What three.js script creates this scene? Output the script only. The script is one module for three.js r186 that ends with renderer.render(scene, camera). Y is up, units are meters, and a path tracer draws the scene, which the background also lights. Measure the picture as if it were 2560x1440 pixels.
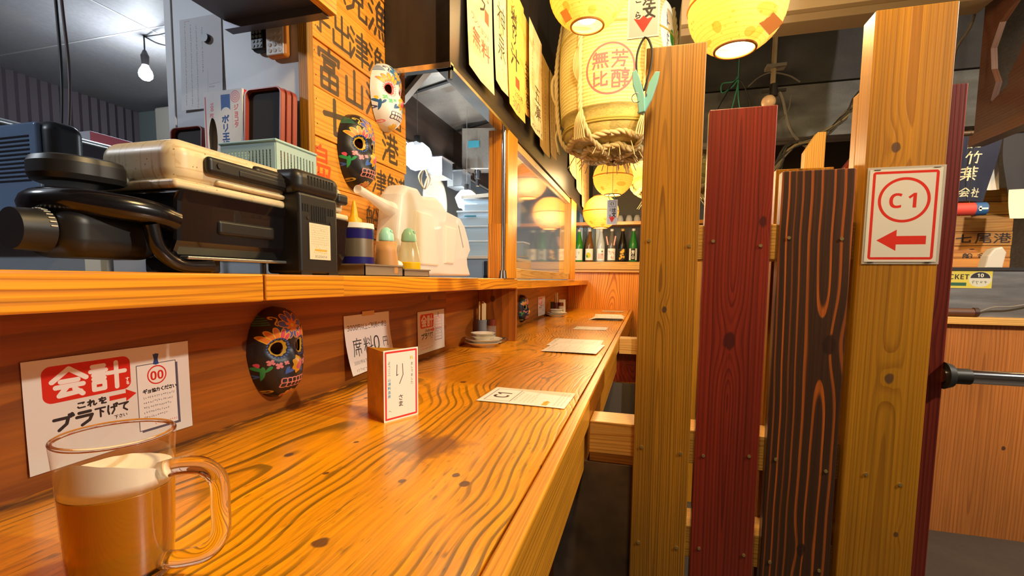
import * as THREE from 'three';
import { RoundedBoxGeometry } from 'three/addons/geometries/RoundedBoxGeometry.js';
import { mergeGeometries } from 'three/addons/utils/BufferGeometryUtils.js';

// ---------- camera, exposure, lights ----------
const scene = new THREE.Scene();
scene.background = new THREE.Color(0x000000);
const camera = new THREE.PerspectiveCamera(62.99, 16 / 9, 0.02, 60);
camera.position.set(0, 0.9865, 0);
camera.quaternion.setFromRotationMatrix(new THREE.Matrix4().makeBasis(
  new THREE.Vector3(0.961629, 0.011122, -0.274128), new THREE.Vector3(-0.033387, 0.996496, -0.07669), new THREE.Vector3(0.272314, 0.0829, 0.958631)));
camera.setViewOffset(2560, 1440, 0, -76, 2560, 1440);      // the lens sits a little below the middle of the cropped frame
const renderer = new THREE.WebGLRenderer({ antialias: true });
renderer.toneMapping = THREE.LinearToneMapping;
renderer.toneMappingExposure = 0.93;
renderer.shadowMap.enabled = true;

const WARM = new THREE.Color(1, 0.74, 0.34), NEUTRAL = new THREE.Color(1, 0.93, 0.8), COOL = new THREE.Color(0.82, 0.91, 1);
const POWER = { room: 12, stall: 4.0, lanternBarrel: 0.5, lanternNear: 1.5, lanternFar: 1.3, kitchen: 0.85, kitchenNear: 2.5, clamp: 0.85, aisle: 1.3 };
function pointLight(parent, color, power, x, y, z, size = 1.5) {
  const l = new THREE.PointLight(color, power);
  l.position.set(x, y, z); l.castShadow = true; l.shadow.radius = size; l.shadow.mapSize.set(1024, 1024);
  l.name = 'light'; parent.add(l); return l;
}
// ---------- helpers ----------
const used = new Map();
function numbered(n) { const k = used.get(n) ?? 0; used.set(n, k + 1); return k ? n + '_' + String(k).padStart(3, '0') : n; }
let seedState = 12345;
function rnd() { seedState = (seedState * 1664525 + 1013904223) >>> 0; return seedState / 4294967296; }
function rr(a, b) { return a + (b - a) * rnd(); }
function tagged(o, label, category, group) { o.userData.label = label; o.userData.category = category; if (group) o.userData.group = group; return o; }
function thing(name, label, category, base = [0, 0, 0], turn = 0, group) {
  const o = new THREE.Group(); o.name = numbered(name); o.position.set(...base); o.rotation.y = turn; scene.add(o);
  return tagged(o, label, category, group);
}
function shadows(m) { m.castShadow = true; m.receiveShadow = true; return m; }
function part(name, g, m, parent, label) {
  const o = shadows(new THREE.Mesh(Array.isArray(g) ? M(...g) : g, m)); o.name = name; if (label) o.userData.label = label; parent.add(o); return o;
}
function solo(name, g, m, label, category, base = [0, 0, 0], group, turn = 0) {
  const o = shadows(new THREE.Mesh(Array.isArray(g) ? M(...g) : g, m)); o.name = numbered(name); o.position.set(...base); o.rotation.y = turn; scene.add(o); return tagged(o, label, category, group);
}
function structure(name, g, m, label) {
  const o = shadows(new THREE.Mesh(Array.isArray(g) ? M(...g) : g, m)); o.name = name; o.userData.kind = 'structure'; if (label) o.userData.label = label; scene.add(o); return o;
}
function copyOf(o, base, label, turn) { const c = o.clone(); c.name = numbered(o.name.replace(/_\d{3}$/, '')); c.position.set(...base); if (turn !== undefined) c.rotation.y = turn; if (label) c.userData.label = label; scene.add(c); return c; }
// parts written in room coordinates, hung on a group that stands at its base
function world(name, label, category, base, build, group) {
  const o = thing(name, label, category, base, 0, group);
  const shell = { add(m) { m.position.sub(o.position); o.add(m); } };
  build(shell, o); return o;
}
function plain(g) { g = g.index ? g.toNonIndexed() : g; for (const k of Object.keys(g.attributes)) if (!['position', 'normal', 'uv'].includes(k)) g.deleteAttribute(k); return g; }
function M(...gs) { return mergeGeometries(gs.flat().map(plain), false); }
function bx(x0, x1, y0, y1, z0, z1, r = 0, seg = 2) {
  const w = Math.abs(x1 - x0), h = Math.abs(y1 - y0), d = Math.abs(z1 - z0);
  const g = r ? new RoundedBoxGeometry(w, h, d, seg, Math.min(r, w / 2.02, h / 2.02, d / 2.02)) : new THREE.BoxGeometry(w, h, d);
  return g.translate((x0 + x1) / 2, (y0 + y1) / 2, (z0 + z1) / 2);
}
// uv in metres by the way each face points; v runs along the grain axis; the texture is tw metres across the grain and tl metres along it
function grain(g, along, tw, tl, ou = 0, ov = 0) {
  g = plain(g); const p = g.attributes.position, n = g.attributes.normal, uv = new Float32Array(p.count * 2), A = { x: 0, y: 1, z: 2 }[along];
  for (let t = 0; t < p.count; t += 3) {
    const m = [0, 1, 2].map((k) => Math.abs(n.getComponent(t, k) + n.getComponent(t + 1, k) + n.getComponent(t + 2, k)));
    const f = m.indexOf(Math.max(...m));
    let va = A, ua = [0, 1, 2].find((k) => k !== f && k !== A);
    if (f === A) { const r = [0, 1, 2].filter((k) => k !== f); ua = r[0]; va = r[1]; }
    for (let k = 0; k < 3; k++) { uv[(t + k) * 2] = p.getComponent(t + k, ua) / tw + ou; uv[(t + k) * 2 + 1] = p.getComponent(t + k, va) / tl + ov; }
  }
  g.setAttribute('uv', new THREE.BufferAttribute(uv, 2)); return g;
}
function cyl(r0, r1, h, x, y, z, axis = 'y', seg = 24, open = false) {
  const g = new THREE.CylinderGeometry(r1, r0, h, seg, 1, open); if (axis === 'x') g.rotateZ(-Math.PI / 2); if (axis === 'z') g.rotateX(Math.PI / 2); return g.translate(x, y, z);
}
const V3 = (a) => new THREE.Vector3(...a);
function tube(pts, r, seg = 24, rad = 6) { return new THREE.TubeGeometry(new THREE.CatmullRomCurve3(pts.map(V3)), seg, r, rad); }
function lathe(prof, seg = 32) { return new THREE.LatheGeometry(prof.map(([r, y]) => new THREE.Vector2(r, y)), seg); }
function extrude(pts, depth, bevel = 0.003, smooth = false) {
  const s = new THREE.Shape(); if (smooth) { s.moveTo(...pts[0]); s.splineThru(pts.slice(1).concat([pts[0]]).map((p) => new THREE.Vector2(...p))); } else s.setFromPoints(pts.map((p) => new THREE.Vector2(...p)));
  return new THREE.ExtrudeGeometry(s, { depth, bevelEnabled: bevel > 0, bevelSize: bevel, bevelThickness: bevel, bevelSegments: 2, curveSegments: 24 });
}
function rope(pts, r, twist = 26, seg = 60) {            // three strands laid round one another
  const c = new THREE.CatmullRomCurve3(pts.map(V3)), fr = c.computeFrenetFrames(seg), len = c.getLength(), out = [];
  for (let s = 0; s < 3; s++) {
    const q = [];
    for (let i = 0; i <= seg; i++) { const a = (i / seg) * len * twist + (s * Math.PI * 2) / 3; q.push(c.getPointAt(i / seg).addScaledVector(fr.normals[i], Math.cos(a) * r * 0.52).addScaledVector(fr.binormals[i], Math.sin(a) * r * 0.52)); }
    out.push(new THREE.TubeGeometry(new THREE.CatmullRomCurve3(q), seg * 2, r * 0.56, 6));
  }
  return M(...out);
}
// materials
function mat(color, rough = 0.6, o = {}) { const P = o.clearcoat || o.transmission || o.sheen || o.ior; const m = P ? new THREE.MeshPhysicalMaterial({ color, roughness: rough, ...o }) : new THREE.MeshStandardMaterial({ color, roughness: rough, ...o }); return m; }
function glow(color, k) { return new THREE.MeshStandardMaterial({ color: 0xffffff, emissive: color, emissiveIntensity: k, roughness: 0.5 }); }
// value noise
const NT = new Float32Array(65536); { let s = 777; for (let i = 0; i < 65536; i++) { s = (s * 1664525 + 1013904223) >>> 0; NT[i] = s / 4294967296; } }
function vn(x, y) {
  const xi = Math.floor(x), yi = Math.floor(y); let u = x - xi, v = y - yi; u = u * u * (3 - 2 * u); v = v * v * (3 - 2 * v);
  const a = (xi & 255) | ((yi & 255) << 8), b = ((xi + 1) & 255) | ((yi & 255) << 8), c = (xi & 255) | (((yi + 1) & 255) << 8), d = ((xi + 1) & 255) | (((yi + 1) & 255) << 8);
  return (NT[a] * (1 - u) + NT[b] * u) * (1 - v) + (NT[c] * (1 - u) + NT[d] * u) * v;
}
const fbm = (x, y) => vn(x, y) * 0.55 + vn(x * 2.1 + 9, y * 2.1) * 0.28 + vn(x * 4.3, y * 4.3 + 5) * 0.17;
const sst = (a, b, x) => { const t = Math.min(1, Math.max(0, (x - a) / (b - a))); return t * t * (3 - 2 * t); };
function dataTex(data, w, h, srgb) {
  const t = new THREE.DataTexture(data, w, h, THREE.RGBAFormat); t.wrapS = t.wrapT = THREE.RepeatWrapping; t.magFilter = THREE.LinearFilter; t.minFilter = THREE.LinearMipmapLinearFilter; t.generateMipmaps = true;
  if (srgb) t.colorSpace = THREE.SRGBColorSpace; t.needsUpdate = true; return t;
}
// flat-sawn board: rings of a log cut lengthwise. W metres across (u), L metres along (v)
function wood(w, h, W, L, o) {
  const { seed = 1, ring = 0.006, cx = W * 0.5, depth = 0.004, tilt = 0.03, warp = 0.006, wf = 6, wa = 1.5, knots = [], c0, c1, ck = [60, 35, 20], late = [0.5, 0.9], fiber = 0.12, blotch = 0.12, extra, bump = true, mid = 0.5, broken = 0 } = o;
  const D = new Uint8Array(w * h * 4), B = bump ? new Uint8Array(w * h * 4) : null, s1 = seed * 17.3, s2 = seed * 5.7, c = [0, 0, 0];
  for (let j = 0; j < h; j++) {
    const y = ((j + 0.5) / h) * L, wy = (vn(y * wa + s1, s2) - 0.5) * 2 * warp + (vn(y * wa * 4 + s1, s2 + 9) - 0.5) * warp * 0.4;
    for (let i = 0; i < w; i++) {
      const x = ((i + 0.5) / w) * W;
      let X = x - cx + wy, Dp = depth + tilt * (y - L * mid) + warp * 1.6 * (vn(x * wf + s2, y * wa * 1.3 + s1) - 0.5), kn = 0;
      for (let n = 0; n < knots.length; n++) {
        const kx = knots[n][0], ky = knots[n][1], kr = knots[n][2], dx = x - kx, dy = y - ky; if (dx * dx + dy * dy * 0.16 > kr * kr * 30) continue; const q = dx * dx + dy * dy * 0.16; Dp += kr * 1.6 * Math.exp(-q / (kr * kr * 5)); X += dx * 0.9 * Math.exp(-q / (kr * kr * 3));
        kn = Math.max(kn, 1 - sst(kr * 0.75, kr * 1.1, Math.hypot(dx, dy * 0.8) + (vn(x * 160, y * 160) - 0.5) * kr * 0.3));
      }
      const r = Math.hypot(X, Dp), rq = r / ring + (vn(r / ring * 0.37 + s1, s2) - 0.5) * 1.1, t = rq - Math.floor(rq);
      const id = Math.floor(rq), wgt = 0.45 + 0.55 * NT[(id * 131 + seed * 977) & 65535];
      let lt = sst(late[0], late[1], t) * (1 - sst(0.94, 1, t)) * wgt;
      if (broken) lt *= 1 - broken + broken * sst(0.3, 0.62, vn(x * 16 + s2, y * 5.5 + s1) * 0.7 + vn(x * 60, y * 22) * 0.3);
      const f = vn(x * 700 + s1, y * 9 + wy * 200) - 0.5, f2 = vn(x * 220 + s2, y * 3.1) - 0.5, bl = fbm(x * 7 + s1, y * 2.2 + s2) - 0.5;
      const k = 1 + fiber * (f + f2 * 0.7) + blotch * bl * 2;
      c[0] = (c0[0] + (c1[0] - c0[0]) * lt) * k; c[1] = (c0[1] + (c1[1] - c0[1]) * lt) * k; c[2] = (c0[2] + (c1[2] - c0[2]) * lt) * k;
      if (kn > 0) for (let q = 0; q < 3; q++) c[q] += (ck[q] - c[q]) * kn * 0.85;
      let b = 150 - lt * 60 + f * 40;
      if (extra) b = extra(x, y, c, b, lt) ?? b;
      const a = (j * w + i) * 4; D[a] = Math.max(0, Math.min(255, c[0])); D[a + 1] = Math.max(0, Math.min(255, c[1])); D[a + 2] = Math.max(0, Math.min(255, c[2])); D[a + 3] = 255;
      if (B) { B[a] = B[a + 1] = B[a + 2] = Math.max(0, Math.min(255, b)); B[a + 3] = 255; }
    }
  }
  return { map: dataTex(D, w, h, true), bumpMap: B ? dataTex(B, w, h, false) : null, raw: D, w, h };
}
function woodMat(t, rough = 0.45, o = {}) { return new THREE.MeshPhysicalMaterial({ map: t.map, bumpMap: t.bumpMap, bumpScale: o.bump ?? 0.0006, roughness: rough, clearcoat: o.coat ?? 0, clearcoatRoughness: o.coatRough ?? 0.25, color: o.color ?? 0xffffff }); }
// blotchy plain surface
function speckle(w, h, base, o = {}) {
  const { seed = 3, scale = 6, amount = 0.2, fine = 0.08, tint = [0, 0, 0], stain = 0 } = o, D = new Uint8Array(w * h * 4);
  for (let j = 0; j < h; j++) for (let i = 0; i < w; i++) {
    const x = (i / w) * scale + seed * 13, y = (j / h) * scale * (h / w) + seed * 7, n = fbm(x, y) - 0.5, f = rnd() - 0.5, st = stain * sst(0.55, 0.75, fbm(x * 1.7 + 40, y * 1.7));
    for (let c = 0; c < 3; c++) D[(j * w + i) * 4 + c] = Math.max(0, Math.min(255, base[c] * (1 + n * amount * 2 + f * fine) * (1 - st) + tint[c] * st));
    D[(j * w + i) * 4 + 3] = 255;
  }
  return dataTex(D, w, h, true);
}
function canvasTex(w, h, draw) {
  const c = document.createElement('canvas'); c.width = w; c.height = h; const x = c.getContext('2d'); x.lineCap = 'round'; x.lineJoin = 'round'; draw(x, w, h);
  const t = new THREE.CanvasTexture(c); t.colorSpace = THREE.SRGBColorSpace; return t;
}
// ---------- lettering: characters as brush strokes on a 100 x 100 field ----------
const GLYPH = {
  '会': '50,5 10,42|50,5 90,42|30,45 70,45|18,62 82,62|45,62 25,90 75,86|62,74 80,95', '計': '10,12 40,12|5,28 45,28|12,42 40,42|12,55 40,55|12,68 40,68 40,92 12,92 12,68|50,42 98,42|74,8 74,96',
  '下': '8,14 92,14|50,14 50,95|54,38 74,55', '席': '50,2 50,14|12,15 92,15|18,15 16,60 6,95|24,33 92,33|40,24 40,50|72,24 72,50|40,50 72,50|30,88 30,62 82,62 82,86|56,52 56,98',
  '料': '25,5 25,95|8,12 16,34|44,12 34,34|5,42 46,42|25,44 6,76|25,44 44,70|58,14 68,28|55,36 66,48|50,68 98,58|82,4 82,96', '円': '15,95 15,12 85,12 85,92 76,95|50,12 50,50|15,50 85,50',
  '以': '22,10 22,70 45,58|42,20 54,40|78,8 76,55 45,94|70,60 92,92', '上': '48,6 48,90|48,42 82,42|6,92 94,92', '利': '44,6 12,18|6,34 54,34|30,14 30,95|30,36 6,72|32,44 52,64|66,14 66,66|90,5 90,94 78,88',
  '用': '20,10 18,65 6,95|20,10 84,10 84,94 74,90|20,36 84,36|20,62 84,62|52,10 52,92', '場': '6,34 40,34|23,8 23,78|4,84 42,72|52,8 88,8 88,40 52,40 52,8|52,24 88,24|42,52 98,52|60,52 42,78|56,66 92,66 84,95 76,92|72,66 52,96',
  '合': '50,5 8,45|50,5 92,45|30,44 70,44|24,60 76,60 76,94 24,94 24,60', '協': '5,34 40,34|22,8 22,95|46,20 90,20 84,46|66,6 48,48|44,64 66,64 60,92|54,54 44,94|72,64 96,64 90,92|82,54 72,94', '力': '12,30 84,30 78,90 66,86|46,6 44,40 12,94',
  '宇': '50,2 50,14|12,32 12,16 88,16 86,30|26,38 74,38|10,60 90,60|50,38 50,90 38,86', '出': '50,4 50,92|20,18 20,46 80,46|80,18 80,46|10,58 10,92 90,92|90,58 90,92', '津': '10,12 24,22|4,36 20,46|6,94 26,62|40,22 88,22 88,50|34,36 98,36|40,50 88,50|38,64 90,64|34,78 98,78|64,6 64,98',
  '漁': '8,12 22,22|4,36 18,46|4,94 24,62|56,4 38,30|50,14 76,14 66,30|42,32 88,32 88,68 42,68 42,32|42,50 88,50|65,32 65,68|36,80 30,95|52,80 54,94|68,80 72,93|84,78 94,94',
  '港': '8,12 22,22|4,36 18,46|4,94 24,62|36,18 92,18|30,38 98,38|52,6 52,38|76,6 76,38|50,40 32,62|78,40 98,58|46,56 76,56 76,72 46,72|46,56 46,92 92,92 92,82', '富': '50,2 50,12|12,26 12,12 88,12 86,26|26,24 74,24|32,32 68,32 68,46 32,46 32,32|20,54 82,54 82,95 20,95 20,54|20,74 82,74|50,54 50,95',
  '山': '50,6 50,88|14,34 14,90 86,90|86,34 86,90', '七': '6,46 94,34|44,6 44,84 90,84 90,68', '尾': '16,8 86,8 86,28 16,28|16,8 14,60 4,95|74,36 34,44|30,56 84,50|28,72 92,66|54,42 54,90 94,90 94,78',
  '見': '24,6 76,6 76,58 24,58 24,6|24,24 76,24|24,41 76,41|38,58 34,78 8,96|60,58 60,92 94,92 94,76', '氷': '50,4 50,94 38,88|22,12 34,24|8,36 38,36 8,80|86,20 62,42|56,36 94,86', '島': '48,2 40,12|24,66 24,12 76,12 76,50|24,30 76,30|24,48 76,48|24,64 92,64 86,96 74,92|12,76 12,94 62,94|37,72 37,94|62,76 62,94',
  '船': '26,4 18,16|10,18 10,70 4,95|10,18 42,18 42,94 34,90|4,52 50,48|24,26 28,38|24,60 28,74|64,10 50,44|76,10 94,40|56,54 90,54 90,92 56,92 56,54', '無': '24,4 8,24|20,14 90,14|10,36 92,36|6,60 96,60|28,14 28,60|44,14 44,60|60,14 60,60|76,14 76,60|16,72 8,92|38,74 40,90|60,74 64,90|82,72 94,92',
  '比': '14,10 14,84 46,74|14,42 44,40|58,8 58,84 92,84 92,66|88,24 58,44', '芳': '8,18 92,18|32,4 32,30|68,4 68,30|50,32 50,44|8,46 92,46|40,46 36,66 8,96|36,64 78,64 72,92 60,90', '醇': '4,12 50,12|8,28 46,28 46,94 8,94 8,28|20,12 20,44 8,58|34,12 34,50 46,54|8,74 46,74|74,2 74,12|54,14 96,14|62,24 90,24 90,38 62,38 62,24|60,50 90,50 74,62|54,70 98,70|76,62 76,94 66,90',
  '神': '24,4 30,14|8,26 44,26 6,62|26,44 26,96|30,48 44,60|52,22 92,22 92,68 52,68 52,22|52,45 92,45|72,4 72,98', '泉': '48,2 42,12|24,14 76,14 76,46 24,46 24,14|24,30 76,30|50,48 50,94 40,90|12,60 38,60 12,88|84,54 64,66|54,58 92,92', '生': '28,6 10,40|22,26 88,26|14,56 84,56|4,92 96,92|50,4 50,92',
  '原': '94,12 16,12 14,60 4,95|56,14 48,24|34,26 84,26 84,56 34,56 34,26|34,41 84,41|60,56 60,94 50,90|40,66 28,86|78,66 94,84', '酒': '8,12 20,22|4,36 18,46|4,94 22,62|30,12 96,12|36,30 92,30 92,94 36,94 36,30|54,12 54,46 38,58|74,12 74,50 92,54|36,74 92,74', '五': '12,10 88,10|46,10 30,90|22,46 76,46 72,90|4,92 96,92',
  '凛': '4,14 16,26|2,92 20,60|62,2 62,12|28,14 98,14|36,24 90,24 90,50 36,50 36,24|36,37 90,37|62,24 62,50|28,62 98,62|62,50 62,96|60,62 30,88|64,62 96,88', '汁': '8,12 24,24|4,38 20,50|4,94 26,62|34,44 96,44|66,6 66,96', '注': '8,12 22,22|4,36 18,46|4,94 24,62|60,2 68,14|36,24 96,24|40,54 92,54|32,92 98,92|66,24 66,92', '文': '50,2 50,18|6,22 94,22|74,24 54,66 10,95|24,24 48,66 92,95',
  '竹': '24,4 4,44|14,26 46,26|32,26 32,96|68,4 50,40|60,26 96,26|76,26 76,92 66,88', '葉': '6,14 94,14|32,2 32,24|68,2 68,24|6,36 94,36|28,26 28,54 80,54|50,24 50,54|72,26 72,52|6,68 94,68|50,56 50,98|46,68 8,94|54,68 92,94', '式': '6,26 94,26|14,48 50,48|32,48 32,82|6,88 54,78|62,4 68,60 92,92 96,74|76,8 86,18', '社': '24,4 30,14|8,26 44,26 6,62|26,44 26,96|30,48 44,60|52,42 94,42|73,8 73,90|48,92 98,92',
  '枚': '24,4 24,96|4,28 44,28|24,30 4,70|24,36 42,58|62,4 48,36|54,24 96,24|86,26 74,62 46,95|56,36 72,70 96,94', '王': '10,12 90,12|16,50 84,50|4,90 96,90|50,12 50,90', '岩': '50,4 50,34|18,14 18,34 82,34|82,14 82,34|8,48 92,48|46,48 10,84|32,64 84,64 84,94 32,94 32,64', '清': '8,12 22,22|4,36 18,46|4,94 24,62|34,14 96,14|38,28 92,28|30,42 98,42|65,4 65,42|44,54 42,96|44,54 88,54 88,94 80,90|44,68 88,68|44,80 88,80', '袋': '20,4 8,30|16,20 16,44|34,18 92,12|54,2 72,40 92,34|70,4 80,10|6,54 94,54|50,44 50,54|40,56 8,84|36,66 36,92 54,84|88,60 62,72|56,58 94,94',
  'こ': '20,20 78,18 66,30|14,70 24,86 86,84', 'れ': '30,6 30,94|6,30 40,26 6,76|34,54 62,24 70,34 66,80 78,88 96,72', 'を': '14,20 82,18|46,4 20,52 50,44 54,72|86,40 44,66 40,88 88,90', 'ブ': '10,20 76,20 66,60 30,92|82,4 88,16|94,0 99,12', 'ラ': '22,10 78,10|10,36 86,36 72,70 34,94',
  'げ': '16,10 10,60 18,92|40,32 90,30|66,6 68,60 46,94|82,2 86,14|94,0 98,12', 'て': '8,18 92,14 54,36 48,66 80,92', 'さ': '12,28 88,22|42,4 74,62|22,62 26,86 74,90', 'い': '12,16 16,74 32,86|76,24 92,66', 'ギ': '14,30 80,22|8,58 90,48|38,6 58,96|82,2 88,14|94,0 99,10', 'ョ': '20,34 80,34 80,94 16,94|22,62 80,62',
  'く': '70,6 22,48 74,94', 'だ': '8,26 56,22|34,6 8,90|56,46 92,44|52,78 62,90 96,88|80,4 86,16|92,0 97,12', 'ご': '18,28 72,26|12,70 24,86 84,84|78,4 84,16|90,0 96,12', 'の': '50,20 36,80 16,74 12,46 40,18 78,24 90,56 62,90', 'り': '24,8 20,56 32,52|70,6 74,56 44,95', 'ま': '14,22 86,22|18,44 82,44|50,4 52,80 28,90 16,76 40,68 88,90',
  'め': '24,14 50,80|62,8 34,86 10,76 20,40 60,26 90,50 60,94', 'し': '28,6 26,78 50,92 84,70', 'た': '8,24 60,20|36,4 10,94|56,44 92,42|52,76 64,90 96,88', '丨': '50,2 50,98', 'ワ': '16,38 16,12 84,12 76,56 34,94', 'ン': '10,18 34,34|10,88 56,72 92,28', 'シ': '16,10 34,22|8,40 28,50|10,90 60,70 92,26', 'ッ': '16,34 24,56|46,28 54,50|86,30 76,70 36,94',
  'ト': '34,4 34,96|36,38 80,60', 'ポ': '8,28 84,28|46,6 46,92 36,88|22,46 8,76|70,46 86,72|88,4 96,10 90,18 84,10', 'リ': '24,8 24,58|74,6 74,56 40,95', 'ら': '34,4 60,18|24,30 18,70 56,48 86,62 70,88 30,94', 'よ': '50,30 86,30|50,4 52,80 26,90 14,76 40,68 88,90', 'う': '34,6 66,16|18,40 60,30 82,50 70,80 40,96', 'へ': '6,60 34,30 94,78', 'る': '22,10 76,10 20,62 60,44 88,66 70,92 42,86 54,74', 'す': '6,24 94,24|56,4 56,52 38,60 38,44 56,46 54,80 34,96', 'ジ': '16,14 34,26|8,42 28,52|10,92 60,72 92,30|74,4 80,16|88,0 94,12', 'コ': '16,20 84,20 84,88|12,84 84,84', 'タ': '40,4 10,48|36,20 84,20 70,64 24,96|34,42 66,66', '↓': '50,4 50,90|24,62 50,92 76,62',
};
const STROKES = Object.fromEntries(Object.entries(GLYPH).map(([k, v]) => [k, v.split('|').map((s) => s.split(' ').map((p) => p.split(',').map(Number)))]));
function glyph(c, ch, x, y, s, lw, sy = s) {
  c.lineWidth = lw;
  for (const st of STROKES[ch] ?? []) { c.beginPath(); st.forEach(([a, b], i) => (i ? c.lineTo(x + (a * s) / 100, y + (b * sy) / 100) : c.moveTo(x + (a * s) / 100, y + (b * sy) / 100))); c.stroke(); }
}
function row(c, str, x, y, s, lw, gap = 1.08, sy = s) { [...str].forEach((ch, i) => (STROKES[ch] ? glyph(c, ch, x + i * s * gap, y, s, lw, sy) : latin(c, ch, x + i * s * gap, y, s))); }
function latin(c, ch, x, y, s) { const f = c.fillStyle; c.fillStyle = c.strokeStyle; c.font = `bold ${Math.round(s * 1.1)}px sans-serif`; c.textAlign = 'left'; c.textBaseline = 'top'; c.fillText(ch, x, y - s * 0.1); c.fillStyle = f; }
function column(c, str, x, y, s, lw, gap = 1.08) { [...str].forEach((ch, i) => glyph(c, ch, x, y + i * s * gap, s, lw)); }
function words(c, str, x, y, px, color, font = 'bold', align = 'left') { c.fillStyle = color; c.font = `${font} ${px}px sans-serif`; c.textAlign = align; c.textBaseline = 'middle'; c.fillText(str, x, y); }
// print too small to read in the photograph
function fineRow(c, x, y, w, s, color) { c.strokeStyle = color; c.lineWidth = Math.max(1, s * 0.14); for (let i = 0; i < w / (s * 1.05); i++) { const X = x + i * s * 1.05; for (let k = 0; k < 3; k++) { c.beginPath(); const a = rnd() < 0.5; const u = X + rnd() * s * 0.3, v = y + rnd() * s * 0.7; c.moveTo(u, v); c.lineTo(u + (a ? s * 0.5 : s * 0.1), v + (a ? s * 0.05 : s * 0.5)); c.stroke(); } } }
function fineColumn(c, x, y, h, s, color) { for (let i = 0; i < h / (s * 1.1); i++) fineRow(c, x, y + i * s * 1.1, s, s, color); }
function roundRect(c, x, y, w, h, r) { c.beginPath(); c.moveTo(x + r, y); c.arcTo(x + w, y, x + w, y + h, r); c.arcTo(x + w, y + h, x, y + h, r); c.arcTo(x, y + h, x, y, r); c.arcTo(x, y, x + w, y, r); c.closePath(); }
function arrow(c, x0, y0, x1, y1, w, head) { const a = Math.atan2(y1 - y0, x1 - x0), L = Math.hypot(x1 - x0, y1 - y0); c.save(); c.translate(x0, y0); c.rotate(a); c.beginPath(); c.moveTo(0, -w / 2); c.lineTo(L - head, -w / 2); c.lineTo(L - head, -head * 0.62); c.lineTo(L, 0); c.lineTo(L - head, head * 0.62); c.lineTo(L - head, w / 2); c.lineTo(0, w / 2); c.closePath(); c.fill(); c.restore(); }
function paper(w, h, curl = 0, bend = 0) {     // a sheet facing +z, its lower corners lifting a little
  const g = new THREE.PlaneGeometry(w, h, 10, 10), p = g.attributes.position;
  for (let i = 0; i < p.count; i++) { const u = p.getX(i) / w, v = 0.5 - p.getY(i) / h; p.setZ(i, 0.0012 + curl * v * v * (0.6 + Math.abs(u)) + bend * (u * u) * 4); }
  g.computeVertexNormals(); return g;
}
function sheetMat(t, rough = 0.75, o = {}) { return new THREE.MeshPhysicalMaterial({ map: t, roughness: rough, side: THREE.DoubleSide, ...o }); }
// ---------- surfaces ----------
const CT = 0.72, SHELF = 0.99;
const counterExtra = (x, y, c, b, lt) => {
  // resin-filled pores and short scratches that follow the grain
  const p = vn(x * 420 + 3, y * 46), q = vn(x * 150 + 50, y * 15 + 8);
  if (p > 0.86) { const k = (p - 0.86) * 5; c[0] *= 1 - 0.5 * k; c[1] *= 1 - 0.45 * k; b -= 70 * k; }
  const wear = sst(0.66, 0.8, fbm(x * 9 + 11, y * 6.5 + 2)) * sst(0.5, 0.62, q);       // varnish rubbed off in flecks
  for (const [q2, v] of [[0, 150], [1, 118], [2, 78]]) c[q2] += (v - c[q2]) * wear * 0.55;
  b -= wear * 40;
  // the large dark water stain beside the menu card
  const dx = (x - 0.38) / 0.075, dy = (y - 1.27) / 0.075, st = (1 - sst(0.45, 1.0, Math.hypot(dx, dy) + (fbm(x * 40, y * 40) - 0.5) * 0.9));
  for (const [q2, v] of [[0, 122], [1, 78], [2, 46]]) c[q2] += (v - c[q2]) * st * 0.75;
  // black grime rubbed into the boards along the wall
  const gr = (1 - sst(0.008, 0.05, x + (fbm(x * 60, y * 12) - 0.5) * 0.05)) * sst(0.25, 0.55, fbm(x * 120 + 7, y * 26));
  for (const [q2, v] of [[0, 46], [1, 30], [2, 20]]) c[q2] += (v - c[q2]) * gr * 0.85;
  return b;
};
const counterKnots = [[0.202, 1.169, 0.0065], [0.491, 1.154, 0.007], [0.403, 0.983, 0.008], [0.409, 1.138, 0.005], [0.47, 1.176, 0.0055], [0.298, 1.129, 0.004], [0.393, 2.079, 0.008], [0.451, 1.837, 0.008], [0.461, 1.928, 0.007], [0.265, 1.248, 0.004], [0.262, 1.72, 0.008], [0.52, 1.6, 0.006], [0.12, 1.5, 0.006], [0.2, 2.4, 0.008]];
const counterTex = wood(1024, 2048, 0.58, 2.6, { seed: 4, ring: 0.0145, cx: 0.2, depth: 0.03, tilt: 0.085, warp: 0.05, wf: 6.5, wa: 2.6, mid: 0.2, knots: counterKnots, c0: [236, 154, 12], c1: [122, 86, 8], ck: [88, 58, 40], late: [0.55, 0.8], broken: 0.85, fiber: 0.15, blotch: 0.18, extra: counterExtra });
const counterMat = woodMat(counterTex, 0.33, { bump: 0.0011, coat: 0.55, coatRough: 0.16 });
const orangeTex = wood(512, 1024, 0.25, 1.2, { seed: 9, ring: 0.008, depth: 0.012, tilt: 0.05, warp: 0.012, knots: [[0.08, 0.3, 0.006], [0.18, 0.9, 0.007]], c0: [228, 148, 22], c1: [170, 98, 14], ck: [90, 52, 24], fiber: 0.2, blotch: 0.16 });
const orangeMat = woodMat(orangeTex, 0.4, { coat: 0.4 });
const apronTex = wood(256, 1024, 0.12, 1.2, { seed: 12, ring: 0.007, depth: 0.02, tilt: 0.02, warp: 0.008, c0: [214, 142, 30], c1: [162, 96, 20], fiber: 0.14 });
const apronMat = woodMat(apronTex, 0.42, { coat: 0.35 });
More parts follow.
